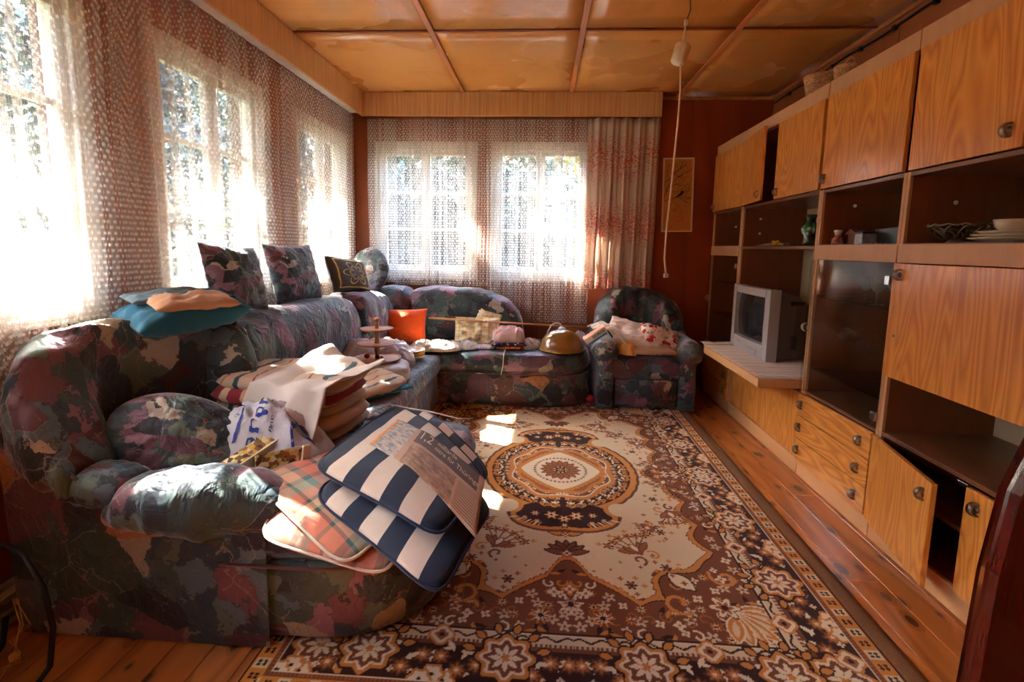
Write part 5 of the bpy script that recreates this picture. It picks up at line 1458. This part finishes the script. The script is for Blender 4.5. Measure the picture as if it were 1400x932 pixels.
def text_mesh(txt, size):
    cu = bpy.data.curves.new('lettering', 'FONT'); cu.body = txt; cu.size = size; cu.resolution_u = 3
    ob = bpy.data.objects.new('lettering', cu); scene.collection.objects.link(ob)
    me = ob.to_mesh(); vs = [tuple(v_.co) for v_ in me.vertices]; fs = [tuple(p.vertices) for p in me.polygons]
    ob.to_mesh_clear(); bpy.data.objects.remove(ob); bpy.data.curves.remove(cu)
    return vs, fs
def on_bag(mb, vs, fs, u0, v0, ang, su=1.0):
    """wrap flat art on the bag: local metres -> bag u,v"""
    bmx = bmesh.new(); vv = [bmx.verts.new(p) for p in vs]
    for f in fs:
        try: bmx.faces.new([vv[i] for i in f])
        except ValueError: pass
    bmesh.ops.triangulate(bmx, faces=bmx.faces[:]); bmesh.ops.subdivide_edges(bmx, edges=[e for e in bmx.edges if e.calc_length() > .012], cuts=2, use_grid_fill=True); bmesh.ops.triangulate(bmx, faces=bmx.faces[:])
    bmx.verts.index_update(); ca, sa = math.cos(ang), math.sin(ang); P = []
    for q in bmx.verts:
        x = (q.co.x * ca - q.co.y * sa); y = (q.co.x * sa + q.co.y * ca); u = u0 + x / .26; v = v0 + y / .16
        u = max(-.93, min(.93, u)); v = max(-.93, min(.93, v)); e = .01
        p = bt(u, v); n = (bt(u + e, v) - p).cross(bt(u, v + e) - p).normalized(); P.append(p + n * .0025)
    mb.add(P, [tuple(v_.index for v_ in f.verts) for f in bmx.faces]); bmx.free()
mb = MB(); vs, fs = text_mesh('anpres', .075); on_bag(mb, vs, fs, .04, -.86, R_(84))
vs, fs = text_mesh('KT', .04); on_bag(mb, vs, fs, .38, -.25, R_(-40))
vs, fs = text_mesh('nnn', .022); on_bag(mb, vs, fs, .22, -.6, R_(82))
mb.build('lettering', blue, bag)
mb = MB()
n_ = 16; arc = [(-.005 + .02 * math.sin(k / n_ * PI), .11 * k / n_) for k in range(n_ + 1)]
vs = []; fs = []
for k, (x, y) in enumerate(arc): vs += [(x, y, 0), (x + .014, y, 0)]
fs = [(2 * k, 2 * k + 1, 2 * k + 3, 2 * k + 2) for k in range(n_)]
mb = MB(); on_bag(mb, vs, fs, -.26, -.80, R_(14)); mb.build('print', blue, bag)
vs = [(.026 * math.cos(a), .015 * math.sin(a), 0) for a in np.linspace(0, 2 * PI, 24, endpoint=False)]; mb = MB(); on_bag(mb, vs, [tuple(range(24))], .70, -.42, R_(25)); mb.build('print', blue, bag)
vs = [(0, 0, 0), (.05, .01, 0), (.035, .03, 0), (.012, .02, 0)]; mb = MB(); on_bag(mb, vs, [(0, 1, 2, 3)], .46, -.2, R_(-10)); mb.build('print', blue, bag)
vs = [(0, 0, 0), (.012, 0, 0), (.02, -.09, 0), (.004, -.09, 0)]; mb = MB(); on_bag(mb, vs, [(0, 1, 2, 3)], .52, -.3, R_(10)); mb.build('print', blue, bag)
vs, fs = text_mesh('iiIi', .03); mb = MB(); on_bag(mb, vs, fs, -.42, -.30, R_(-80)); mb.build('print', blue, bag)

# long cardboard and paper packet lying in front of the bag
def obb(mb, p, right, up, w, h, t):
    r = Vector(right).normalized(); u = Vector(up); u = (u - r * u.dot(r)).normalized(); n = r.cross(u); p = Vector(p)
    mt = Matrix((r, u, n)).transposed().to_4x4(); mt.translation = p
    return mb.box(-w / 2, w / 2, -h / 2, h / 2, -t / 2, t / 2, mt)
t = NT('printed_magazine'); v = t.coord('Object'); vo = t.n('ShaderNodeTexVoronoi'); t.set(vo, 'Vector', v); vo.inputs['Scale'].default_value = 70
mag = t.done(t.bsdf(t.ramp(t.sep(vo.outputs['Color'])[0], [(0, srgb(206, 170, 90)), (.3, srgb(150, 96, 50)), (.5, srgb(222, 204, 160)), (.7, srgb(110, 96, 50)), (.85, srgb(90, 50, 36))], 'CONSTANT'), .35, .5))
pk = thing('magazine_packet', 'long narrow yellow-brown illustrated packet propped diagonally in front of the carrier bag', 'packet', (-1.03, 1.66, .53))
mb = MB(); obb(mb, (-1.085, 1.645, .515), (.45, .62, .30), (-.55, .3, .3), .34, .05, .03); mb.build('packet_side', mag, pk, world=True, bevel=.002)
mb = MB(); obb(mb, (-1.065, 1.63, .493), (.45, .62, .30), (-.55, .3, .3), .33, .006, .05); mb.build('packet_edge', plain('paper_white', srgb(226, 212, 184), .6), pk, world=True)
mb = MB(); obb(mb, (-.94, 1.66, .48), (.8, .55, .05), (-.2, .2, .9), .16, .13, .012); mb.build('open_leaf', mag, pk, world=True, bevel=.002)
mb = MB(); obb(mb, (-.865, 1.70, .51), (.1, .1, 1), (-.7, .5, 0), .09, .012, .03); mb.build('paper_strip', plain('paper_cream', srgb(216, 196, 160), .6), pk, world=True, bevel=.001)
heap_thing('paper_bag', 'crumpled pale paper next to the packet on the near seat', 'paper', (-.99, 1.575, .45), .4, .17, .11, .06, plain('kraft_pale', srgb(196, 184, 168), .8, nscale=20, var=.1), seed=5, fold=.5)

# ---- chair pads over the near end
def droop(x, y, z):
    d = max(0.0, 1.47 - y); e_ = max(0.0, x + .42)
    r = math.hypot(d, e_)
    return z - .42 * max(0, r - .0) ** 1.25
def flat_pad(c, z, th, drop, n=30, exp=7, wr=.004, seed=0, lift=None):
    """c: near-left, near-right, far-right, far-left in xy"""
    NL, NR, FR, FL = [Vector(p) for p in c]
    def base(u, v):
        n8 = (abs(u) ** exp + abs(v) ** exp) ** (1 / exp); r = max(abs(u), abs(v)); k = r / n8 if n8 > 1e-9 else 1
        a, b = (u * k + 1) / 2, (v * k + 1) / 2
        p = (NL * (1 - a) + NR * a) * (1 - b) + (FL * (1 - a) + FR * a) * b
        zz_ = drop(p.x, p.y, z) if drop else z
        if lift: zz_ += lift(a, b)
        return p, zz_, r, a, b
    def s(k):
        def g(u, v):
            p, zz_, r, a, b = base(u, v); q = max(0, 1 - r ** 8) ** .5
            return (p.x, p.y, zz_ + th / 2 * q * k + (wr * nz(a * 7 + seed, b * 7) if k > 0 else 0))
        return g
    mb = MB().closed(s(1), s(-1), n, n, uvfn=lambda u, v: base(u, v)[3:5])
    return mb, base
def rim(base, r, n=80):
    P = []
    for k in range(n + 1):
        q = (k % n) / n * 4; s_ = int(q); f = q - s_; uv_ = [(-1 + 2 * f, -1), (1, -1 + 2 * f), (1 - 2 * f, 1), (-1, 1 - 2 * f)][s_]
        p, z, _, _, _ = base(*uv_); P.append((p.x, p.y, z))
    return MB().tube(P, r, 6, False)
plaidA = [(0, srgb(196, 104, 84)), (.18, srgb(64, 100, 92)), (.23, srgb(206, 122, 98)), (.42, srgb(52, 78, 80)), (.50, srgb(120, 146, 132)), (.66, srgb(200, 110, 88)), (.80, srgb(54, 84, 84)), (.84, srgb(222, 178, 142)), (.94, srgb(70, 104, 96))]
plaidB = [(0, srgb(206, 126, 98)), (.22, srgb(60, 92, 92)), (.27, srgb(190, 170, 140)), (.44, srgb(72, 108, 104)), (.54, srgb(204, 112, 88)), (.74, srgb(60, 92, 92)), (.80, srgb(196, 204, 184)), (.92, srgb(196, 104, 84))]
m_plaid = stripes('salmon_green_plaid', plaidA, 0, 1.6, plaidB, 1.6)
m_plaid_dark = stripes('red_green_plaid', [(0, srgb(150, 52, 40)), (.2, srgb(48, 62, 52)), (.36, srgb(176, 70, 50)), (.5, srgb(40, 44, 46)), (.56, srgb(60, 84, 64)), (.8, srgb(40, 46, 50))], 0, 2.0, [(0, srgb(50, 66, 54)), (.25, srgb(160, 60, 46)), (.45, srgb(44, 50, 52)), (.55, srgb(64, 92, 72)), (.8, srgb(48, 54, 52))], 2.0)
nst = [(k / 7, srgb(34, 44, 66) if k % 2 == 0 else srgb(226, 206, 188)) for k in range(7)]
m_navy = stripes('navy_white_stripes', nst, 0, 1.0)
nst2 = [(k / 7, srgb(34, 44, 66) if k % 2 == 0 else srgb(226, 206, 188)) for k in range(7)]
def pad_thing(name, label, c, z, th, mat, pipe, grp=None, seed=0, drop=droop, lift=None):
    o = thing(name, label, 'chair pad', (c[0][0], c[0][1], z), group=grp)
    mb, base = flat_pad(c, z, th, drop, seed=seed, lift=lift); mb.build('cover', mat, o, smooth=True, world=True)
    rim(base, .0045).build('piping', pipe, o, smooth=True, world=True); return base
pw = cloth('white_piping', srgb(206, 190, 174)); pn = cloth('navy_piping', srgb(30, 36, 70))
G2 = 'chair pads spread over the near end of the sofa'
pad_thing('chair_pad', 'dark red and green plaid chair pad lying flat beside the carrier bag', [(-.93, 1.62), (-.62, 1.66), (-.60, 2.12), (-.98, 2.16)], .455, .025, m_plaid_dark, pw, G2, 1)
pad_thing('chair_pad', 'salmon and green plaid chair pad, lowest, hanging over the near edge of the sofa', [(-.84, 1.32), (-.40, 1.22), (-.36, 1.62), (-.80, 1.76)], .468, .02, m_plaid, pw, G2, 2)
pad_thing('chair_pad', 'salmon and green plaid chair pad with white piping on top of the other plaid one', [(-.99, 1.53), (-.52, 1.21), (-.34, 1.50), (-.75, 1.92)], .495, .022, m_plaid, pw, G2, 3)
pad_thing('chair_pad', 'navy and white striped chair pad, lower one, hanging farthest over the sofa edge', [(-.72, 1.42), (-.24, 1.13), (-.14, 1.52), (-.50, 1.92)], .525, .022, m_navy, pn, G2, 4)
pad_thing('chair_pad', 'navy and white striped chair pad, far one, under the newspaper pad', [(-.62, 1.62), (-.24, 1.40), (-.17, 1.72), (-.58, 2.22)], .550, .022, m_navy, pn, G2, 5)
base_top = pad_thing('chair_pad', 'navy and white striped chair pad, topmost, with a newspaper cutting on it', [(-.745, 1.475), (-.26, 1.24), (-.165, 1.60), (-.655, 2.16)], .578, .024, m_navy, pn, G2, 6)
# newspaper cutting lying on the top pad
def news_pt(a, b):
    """a along the sheet 0..1, b across 0..1"""
    TL, BL, TR, BR = Vector((-.575, 1.90)), Vector((-.60, 1.64)), Vector((-.175, 1.56)), Vector((-.165, 1.27))
    p = (BL * (1 - b) + TL * b) * (1 - a) + (BR * (1 - b) + TR * b) * a
    return Vector((p.x, p.y, droop(p.x, p.y, .578) + .018 + .003 * nz(a * 5, b * 5)))
t = NT('newsprint'); uv = t.coord('UV'); s_ = t.sep(uv)
nn_ = t.noise(uv, 14, 5, .7); paper = t.mix(nn_, srgb(196, 160, 134), srgb(176, 138, 112))
blu = t.math('LESS_THAN', s_[0], .27); c = t.mix(t.math('MULTIPLY', blu, .8), paper, t.ramp(nn_, [(.42, srgb(98, 136, 148)), (.55, srgb(206, 186, 170))]))
drk = t.math('MULTIPLY', t.math('GREATER_THAN', s_[0], .32), t.math('GREATER_THAN', s_[1], .60)); c = t.mix(t.math('MULTIPLY', drk, t.math('LESS_THAN', s_[0], .95)), c, srgb(92, 72, 64))
ph_ = t.math('MULTIPLY', t.math('MULTIPLY', t.math('GREATER_THAN', s_[0], .33), t.math('LESS_THAN', s_[0], .78)), t.math('LESS_THAN', s_[1], .54))
c = t.mix(t.math('MULTIPLY', ph_, .85), c, t.ramp(t.noise(uv, 9, 5, .75), [(.35, srgb(74, 54, 46)), (.5, srgb(150, 112, 88)), (.65, srgb(196, 164, 132))]))
edge = t.math('LESS_THAN', s_[0], .03); c = t.mix(edge, c, srgb(206, 130, 66))
wn_ = t.math('MULTIPLY', t.math('MULTIPLY', t.math('GREATER_THAN', s_[0], .80), t.math('LESS_THAN', s_[1], .54)), t.math('GREATER_THAN', t.math('SINE', t.math('MULTIPLY', s_[1], 150)), .2)); c = t.mix(t.math('MULTIPLY', wn_, .6), c, srgb(90, 64, 52))
newsm = t.done(t.bsdf(c, .6, .3))
nw = thing('newspaper_cutting', 'yellowed newspaper cutting headed 1,2 lying across the topmost striped pad', 'newspaper', (-.45, 1.7, .59))
MB().grid(lambda a, b: tuple(news_pt(a, b)), 40, 16).build('sheet', newsm, nw, smooth=True, world=True, solid=.0012)
def on_news(txt, size, a0, b0):
    vs, fs = text_mesh(txt, size); P = []
    for p in vs:
        a, b = a0 + p[0] / .50, b0 + p[1] / .19; P.append(news_pt(a, b) + Vector((0, 0, .0035)))
    return P, fs
mb = MB()
for a_ in (('1,2', .062, .34, .74), ('milliarde', .030, .53, .86), ('nitre für Thüringe', .030, .53, .70)): mb.add(*on_news(*a_))
mb.build('headline', plain('cream_ink', srgb(226, 196, 160), .7), nw, world=True)
# ties and hanging thread
o = thing('pad_tie', 'pale tie string lying across the far edge of the top striped pad', 'string', (-.5, 2.05, .6))
MB().tube([(-.70, 1.95, .60), (-.66, 2.06, .603), (-.56, 2.02, .603), (-.44, 1.98, .602), (-.33, 1.93, .598), (-.27, 1.95, .595)], .0028, 6).build('cord', pw, o, smooth=True, world=True)
o = thing('hanging_thread', 'thin brown thread hanging from the pads down to the rug', 'string', (-.235, 1.5, .2))
MB().tube([(-.175, 1.44, .50), (-.20, 1.46, .40), (-.225, 1.49, .25), (-.25, 1.55, .03)], .0016, 5).build('cord', plain('brown_thread', srgb(120, 86, 60), .7), o, smooth=True, world=True)

# ---- tiered stand
ts = thing('tiered_stand', 'three tier round wooden serving stand with a turned knob on the sofa seat', 'stand', (-1.07, 3.10, .555))
wd = M['stand_wood']
for (z, r) in ((.0, .155), (.10, .125), (.196, .105)):
    MB().lathe([(0, z), (r * .9, z), (r, z + .006), (r, z + .012), (r * .95, z + .012), (r * .9, z + .008), (0, z + .008)], n=40).build('tray', wd, ts, smooth=False)
MB().lathe([(0, .0), (.016, .008), (.012, .03), (.016, .06), (.018, .10), (.013, .13), (.017, .19), (.012, .21), (.01, .24), (.014, .255), (.022, .262), (.02, .272), (.008, .278), (0, .279)], n=20).build('column', wd, ts, smooth=True)
for k, (x, y, c_) in enumerate(((-.05, -.05, srgb(170, 24, 28)), (.02, -.05, srgb(40, 60, 70)), (.04, -.03, srgb(150, 40, 36)))):
    o = thing('bead', ['red wooden bead on the bottom tray of the stand', 'dark blue bead on the bottom tray of the stand', 'small brownish red bead on the bottom tray of the stand'][k], 'bead', (-1.07 + x, 3.10 + y, .5675))
    r = (.018, .014, .009)[k]; MB().lathe([(0, 0), (r * .8, r * .4), (r, r), (r * .8, r * 1.6), (0, r * 2)], n=14).build('ball', plain('bead_col_%d' % k, c_, .25), o, smooth=True)
# white bag behind the stand, holding it up
wp = film
heap_thing('plastic_bag', 'crumpled translucent white plastic bag behind the tiered stand', 'bag', (-1.20, 3.38, .455), .2, .62, .42, .20, wp, seed=14, fold=.35, fr=2)
heap_thing('wrapped_parcel', 'low white wrapped bundle under the tiered stand', 'parcel', (-1.06, 3.08, .455), .1, .44, .36, .10, wp, seed=17, fold=.05, edge=.25)
# stacked yellow-rimmed dishes
for k in range(4):
    o = thing('dish', ['yellow dish at the bottom of the small stack', 'yellow dish, second in the small stack', 'yellow dish, third in the small stack', 'white dish on top of the yellow dishes'][k], 'dish', (-.985, 3.58, .455 + .016 * k), group='stacked dishes on the seat corner')
    MB().lathe([(0, .0), (.06, 0), (.10, .016), (.115, .022), (.112, .025), (.06, .006), (0, .005)], n=30).build('body', plain('yellow_glaze', srgb(240, 200, 60), .3) if k == 0 else (bpy.data.materials['yellow_glaze'] if k < 3 else por), o, smooth=True)
white_c = cloth('white_linen', srgb(226, 216, 204)); grey_c = cloth('patterned_linen', srgb(190, 176, 166))
heap_thing('white_cloth', 'crumpled white cloth in front of the orange cushion', 'cloth', (-.86, 3.93, .46), .15, .42, .26, .085, white_c, seed=25, fold=.6)
heap_thing('printed_cloth', 'crumpled greyish printed cloth between the white cloth and the yellow checked towel', 'cloth', (-.66, 4.03, .46), -.1, .30, .24, .06, stripes('grey_print', [(0, srgb(206, 196, 186)), (.5, srgb(150, 140, 150)), (.56, srgb(214, 204, 196))], 0, 6), seed=27, fold=.6)
ycheck = stripes('yellow_check', [(0, srgb(255, 244, 204)), (.5, srgb(250, 180, 30)), (.72, srgb(255, 246, 212))], 0, 6, [(0, srgb(255, 244, 210)), (.5, srgb(252, 196, 70)), (.72, srgb(255, 244, 210))], 6)
pillow('towel', 'folded yellow and cream checked towel standing against the sofa back', 'towel', (-.56, 4.24, .565), (R_(70), 0, R_(3)), .40, .25, .13, ycheck, seed=71, e=.35, wr=.05, pinch=.03, fold=.02)
pillow('towel', 'peak of a second yellow checked towel behind the folded one', 'towel', (-.49, 4.33, .62), (R_(80), R_(20), 0), .24, .26, .08, ycheck, seed=73, e=.35, wr=.03, pinch=.1)
pkc = stripes('pink_print', [(0, srgb(238, 200, 196)), (.5, srgb(232, 150, 142)), (.7, srgb(242, 214, 208))], 1, 4)
heap_thing('small_cloth', 'lilac and white cloth strip at the left foot of the fabric pile', 'cloth', (-.47, 4.02, .46), -.1, .20, .10, .035, stripes('lilac', [(0, srgb(226, 206, 212)), (.6, srgb(176, 110, 130)), (.68, srgb(230, 212, 216))], 0, 4), seed=35)
t = NT('dotted_print'); vo = t.n('ShaderNodeTexVoronoi'); t.set(vo, 'Vector', t.coord('Object')); vo.inputs['Scale'].default_value = 46
dm = t.math('LESS_THAN', vo.outputs['Distance'], .42); c = t.mix(dm, srgb(34, 56, 86), t.ramp(t.sep(vo.outputs['Color'])[0], [(0, srgb(196, 44, 40)), (.3, srgb(226, 214, 196)), (.6, srgb(228, 130, 50)), (.8, srgb(70, 110, 120))], 'CONSTANT')); dots = t.done(t.bsdf(c, .8, .2))
pillow('folded_fabric', 'orange printed folded fabric at the bottom of the pile on the back seat', 'fabric', (-.255, 4.05, .475), (0, 0, 0), .22, .2, .028, stripes('orange_print', [(0, srgb(226, 120, 44)), (.5, srgb(190, 50, 40)), (.7, srgb(232, 150, 70))], 0, 5), seed=51, e=.3)
pillow('folded_fabric', 'navy folded fabric with coloured dots in the middle of the pile', 'fabric', (-.27, 4.07, .503), (0, 0, .1), .30, .24, .04, dots, seed=52, e=.3, wr=.012)
heap_thing('folded_fabric', 'crumpled white and grey cloth at the right of the fabric pile', 'fabric', (-.10, 4.10, .46), .5, .22, .2, .09, grey_c, seed=53, fold=.6)
heap_thing('folded_fabric', 'pink patterned cloth on top of the fabric pile', 'fabric', (-.27, 4.08, .52), .1, .27, .22, .13, pkc, seed=55, fold=.22, sq=4, edge=.35)
o = thing('hanging_tape', 'pale tape hanging from the fabric pile over the seat front', 'string', (-.27, 3.84, .4))
MB().tube([(-.285, 3.96, .472), (-.285, 3.85, .468), (-.29, 3.812, .44), (-.295, 3.808, .36), (-.31, 3.81, .29)], .004, 6).build('tape', cloth('tape', srgb(206, 188, 156)), o, smooth=True, world=True)
# rod
o = thing('wooden_rod', 'long thin wooden curtain rod lying across the back seat', 'rod', (-.3, 4.27, .65))
MB().tube([(-.99, 4.22, .672), (.42, 4.22, .622)], .009, 10).build('rod', plain('rod_wood', srgb(186, 122, 72), .5), o, smooth=True, world=True)
# amber glass lampshade
lm = thing('glass_lampshade', 'amber ribbed glass dome lampshade with a white cord on the back seat', 'lampshade', (.175, 4.06, .462))
def ribs(th, z): return 1 + .012 * math.sin(th * 34)
prof = [(.188, 0), (.19, .012), (.184, .03), (.176, .034), (.17, .07), (.145, .115), (.10, .15), (.055, .168), (.03, .172)]
prof2 = [(r - .004, z) for r, z in prof[::-1]]
t = NT('amber_glass'); tr = t.n('ShaderNodeBsdfTransparent'); tr.inputs[0].default_value = srgb(228, 196, 120); gl = t.n('ShaderNodeBsdfGlossy'); gl.inputs['Roughness'].default_value = .12; df = t.n('ShaderNodeBsdfTranslucent'); df.inputs[0].default_value = srgb(222, 176, 84)
d2 = t.n('ShaderNodeBsdfDiffuse'); d2.inputs[0].default_value = srgb(186, 140, 60); m0 = t.n('ShaderNodeMixShader'); t.set(m0, 0, .5); t.set(m0, 1, df.outputs[0]); t.set(m0, 2, d2.outputs[0]); m1 = t.n('ShaderNodeMixShader'); t.set(m1, 0, .5); t.set(m1, 1, tr.outputs[0]); t.set(m1, 2, m0.outputs[0]); m2 = t.n('ShaderNodeMixShader'); t.set(m2, 0, schlick(t, .10)); t.set(m2, 1, m1.outputs[0]); t.set(m2, 2, gl.outputs[0]); amb = t.done(m2.outputs[0])
MB().lathe(prof + prof2, n=68, fn=ribs).build('dome', amb, lm, smooth=True)
MB().lathe([(.194, .0), (.196, .006), (.194, .012), (.188, .012), (.188, 0)], n=60).build('rim_band', plain('brass', srgb(206, 160, 50), .3, 1.0), lm, smooth=True)
MB().lathe([(0, .168), (.034, .168), (.03, .18), (.012, .19), (0, .19)], n=24).build('cap', M['whitepaint'], lm, smooth=True)
MB().tube([(0, 0, .188), (-.015, 0, .215), (-.055, .0, .222), (-.09, 0, .20), (-.115, -.01, .15), (-.125, -.02, .12)], .006, 8).build('cord', M['whitepaint'], lm, smooth=True)
heap_thing('plastic_wrap', 'small knot of clear plastic behind the amber lampshade', 'plastic', (.335, 4.20, .46), 0, .12, .1, .15, film, seed=57)

# ---- things on the armchair
yw = stripes('yellow_white', [(0, srgb(236, 222, 204)), (.45, srgb(232, 180, 84)), (.62, srgb(238, 226, 210)), (.8, srgb(206, 196, 190))], 0, 5)
def spill(u, v):
    P0 = Vector((.42, 4.10, .625)); P1 = Vector((.52, 4.02, .63)); 
    x = .40 + .36 * v + .12 * u * (1 - v); y = 4.22 - .18 * u - .16 * v
    z = .635 + .035 * math.sin(min(1, v * 1.6) * PI) - .155 * sstep(.30, .95, v) + .02 * nz(u * 4, v * 4, 2) + .012 * math.sin(u * 12 + v * 5)
    return (x, y, z)
tag(MB().grid(spill, 30, 40).build('cloth', yw, None, smooth=True, solid=.014), 'yellow and white striped cloth spilling over the left arm of the armchair', 'cloth')
heap_thing('yellow_cloth', 'plain golden cloth end hanging onto the armchair seat', 'cloth', (.685, 3.98, .462), -.9, .22, .12, .11, cloth('gold_cloth', srgb(226, 158, 66)), seed=61, fold=.3)
fl_ = NT('rose_print'); vo = fl_.n('ShaderNodeTexVoronoi'); fl_.set(vo, 'Vector', fl_.coord('Object')); vo.inputs['Scale'].default_value = 9
n9 = fl_.noise(fl_.coord('Object'), 18, 4, .7, 1.2); k9 = fl_.math('MULTIPLY', fl_.math('LESS_THAN', vo.outputs['Distance'], .42), fl_.math('GREATER_THAN', n9, .47)); c = fl_.mix(k9, srgb(226, 200, 180), srgb(184, 34, 52)); g9 = fl_.math('MULTIPLY', fl_.math('GREATER_THAN', vo.outputs['Distance'], .5), fl_.math('GREATER_THAN', n9, .56)); c = fl_.mix(g9, c, srgb(96, 104, 60)); rose = fl_.done(fl_.bsdf(c, .8, .2))
beigec = cloth('beige_linen', srgb(206, 164, 134)); beige2 = cloth('pale_rose_linen', srgb(222, 194, 178))
pillow('folded_linen', 'folded beige linen at the bottom of the pile on the armchair', 'linen', (.875, 4.03, .505), (R_(6), 0, .03), .42, .28, .075, beigec, seed=62, e=.3, wr=.02)
pillow('folded_linen', 'folded pale rose linen in the middle of the pile on the armchair', 'linen', (.79, 4.08, .57), (R_(14), R_(6), -.1), .40, .27, .09, beige2, seed=63, e=.3, wr=.025)
pillow('floral_cushion', 'cream cushion cover with crimson flowers at the right of the armchair pile', 'cushion', (.99, 4.08, .575), (R_(38), R_(14), .05), .34, .24, .12, rose, seed=64, e=.35, wr=.02)
pillow('folded_linen', 'folded pale linen with a pointed corner at the top of the armchair pile', 'linen', (.74, 4.19, .64), (R_(28), R_(12), -.35), .34, .2, .05, beige2, seed=65, e=.3, wr=.015)
heap_thing('yellow_cloth', 'small bright yellow cloth scrap on the right of the armchair seat', 'cloth', (1.09, 3.97, .462), 0, .11, .07, .035, cloth('bright_yellow', srgb(246, 196, 40)), seed=66)
# cardboard packet leaning on the arm
bx_ = thing('carton', 'white, orange and blue cardboard packet leaning on the left arm of the armchair', 'box', (.435, 3.88, .62))
mt = Matrix.Rotation(R_(-36), 4, 'Y') @ Matrix.Rotation(R_(10), 4, 'X')
MB().box(-.095, .095, -.035, .035, -.032, .032, mt).build('carton', plain('carton_white', srgb(230, 210, 190), .5), bx_, bevel=.002)
MB().box(-.096, .096, -.03, .03, .031, .0335, mt).build('top_stripe', plain('carton_orange', srgb(232, 116, 40), .5), bx_)
MB().box(-.09, .085, -.0365, -.034, -.030, -.012, mt).build('blue_stripe', plain('carton_blue', srgb(60, 120, 160), .5), bx_)
MB().box(-.03, .085, -.0365, -.034, -.004, .022, mt).build('picture_patch', plain('carton_print', srgb(150, 150, 130), .5, nscale=80, var=.5), bx_)
MB().box(.090, .0965, -.036, .036, -.033, .033, mt).build('end_stripe', bpy.data.materials['carton_orange'], bx_)

# ---- near left corner: skirting heater, cable, string
ht = thing('skirting_heater', 'dusty white skirting heater along the wall behind the near end of the sofa', 'heater', (-1.79, .95, .0))
wp2 = plain('dusty_white', srgb(190, 176, 160), .6, nscale=12, var=.15)
MB().box(-.02, .035, -.8, .56, .015, .035).build('bottom_rail', wp2, ht, bevel=.002)
MB().box(-.02, .035, -.8, .56, .052, .066).build('middle_rail', wp2, ht, bevel=.002)
MB().box(-.02, .035, -.8, .56, .10, .115).build('top_rail', wp2, ht, bevel=.002)
MB().box(-.025, .0, -.8, .56, .0, .13).build('back_plate', wp2, ht)
for k in range(14): MB().box(.0, .03, -.78 + k * .1, -.775 + k * .1, .035, .10).build('fin', wp2, ht)
o = thing('power_cable', 'thick black cable looping down in front of the sofa end panel', 'cable', (-1.45, 1.3, 0))
MB().tube([(-1.70, 1.34, .335), (-1.64, 1.32, .36), (-1.55, 1.29, .345), (-1.46, 1.26, .27), (-1.42, 1.24, .16), (-1.42, 1.22, .05), (-1.43, 1.17, .012), (-1.46, 1.05, .009), (-1.5, .9, .009)], .008, 8).build('cable', M['black'], o, smooth=True, world=True)
o = thing('power_cable', 'second black cable running down the wall at the bottom left', 'cable', (-1.6, 1.2, 0))
MB().tube([(-1.68, 1.33, .10), (-1.64, 1.28, .05), (-1.62, 1.2, .012), (-1.62, 1.0, .009)], .008, 8).build('cable', M['black'], o, smooth=True, world=True)
o = thing('yellow_string', 'tangled thin yellow string hanging by the heater at the sofa corner', 'string', (-1.6, 1.3, 0))
ys_ = cloth('yellow_string', srgb(206, 150, 70))
r_ = random.Random(3)
for k in range(3):
    P = [(-1.66 + .01 * k, 1.34, .16), (-1.61 + .015 * k, 1.31, .10), (-1.60 - .02 * k, 1.29, .05), (-1.585 + .02 * k, 1.26, .02), (-1.56 - .05 * k, 1.20, .006), (-1.54 - .06 * k, 1.12, .005)]
    MB().tube([tuple(a + r_.uniform(-.008, .008) for a in p[:2]) + (p[2],) for p in P], .0018, 5).build('strand', ys_, o, smooth=True, world=True)
MB().lathe([(0, 0), (.012, .004), (.014, .02), (0, .03)], c=(-1.585 + 1.6, 1.265 - 1.3, .015), n=8).build('knot', ys_, o, smooth=True)

# ---- dark polished furniture end at the right edge
dk = thing('polished_panel', 'dark red-brown polished wooden furniture end panel cut off by the right edge of the photo', 'furniture', (1.05, .92, 0))
prof = [(.862, 0), (.866, .45), (.874, .70), (.892, .86), (.93, .98), (.99, 1.03), (1.36, 1.03), (1.36, 0)]
n_ = len(prof); F_ = [(x, .90, z) for x, z in prof]; Bk = [(x, .945, z) for x, z in prof]
MB().add(F_ + Bk, [tuple(range(n_)), tuple(range(n_, 2 * n_))[::-1]] + [(i, i + n_, (i + 1) % n_ + n_, (i + 1) % n_)[::-1] for i in range(n_)]).build('end_panel', M['darkwood'], dk, world=True, bevel=.012, seg=3)
MB().box(1.13, 1.35, .945, 1.10, 0, .98).build('body', M['darkwood'], dk, world=True, bevel=.004)
# red ball behind sofa end
o = thing('red_ball', 'small red ball on the floor between the sofa end and the armchair', 'ball', (.435, 4.05, .0))
MB().lathe([(0, 0), (.03, .012), (.042, .042), (.03, .072), (0, .084)], n=20).build('ball', plain('red_rubber', srgb(190, 20, 30), .4), o, smooth=True)
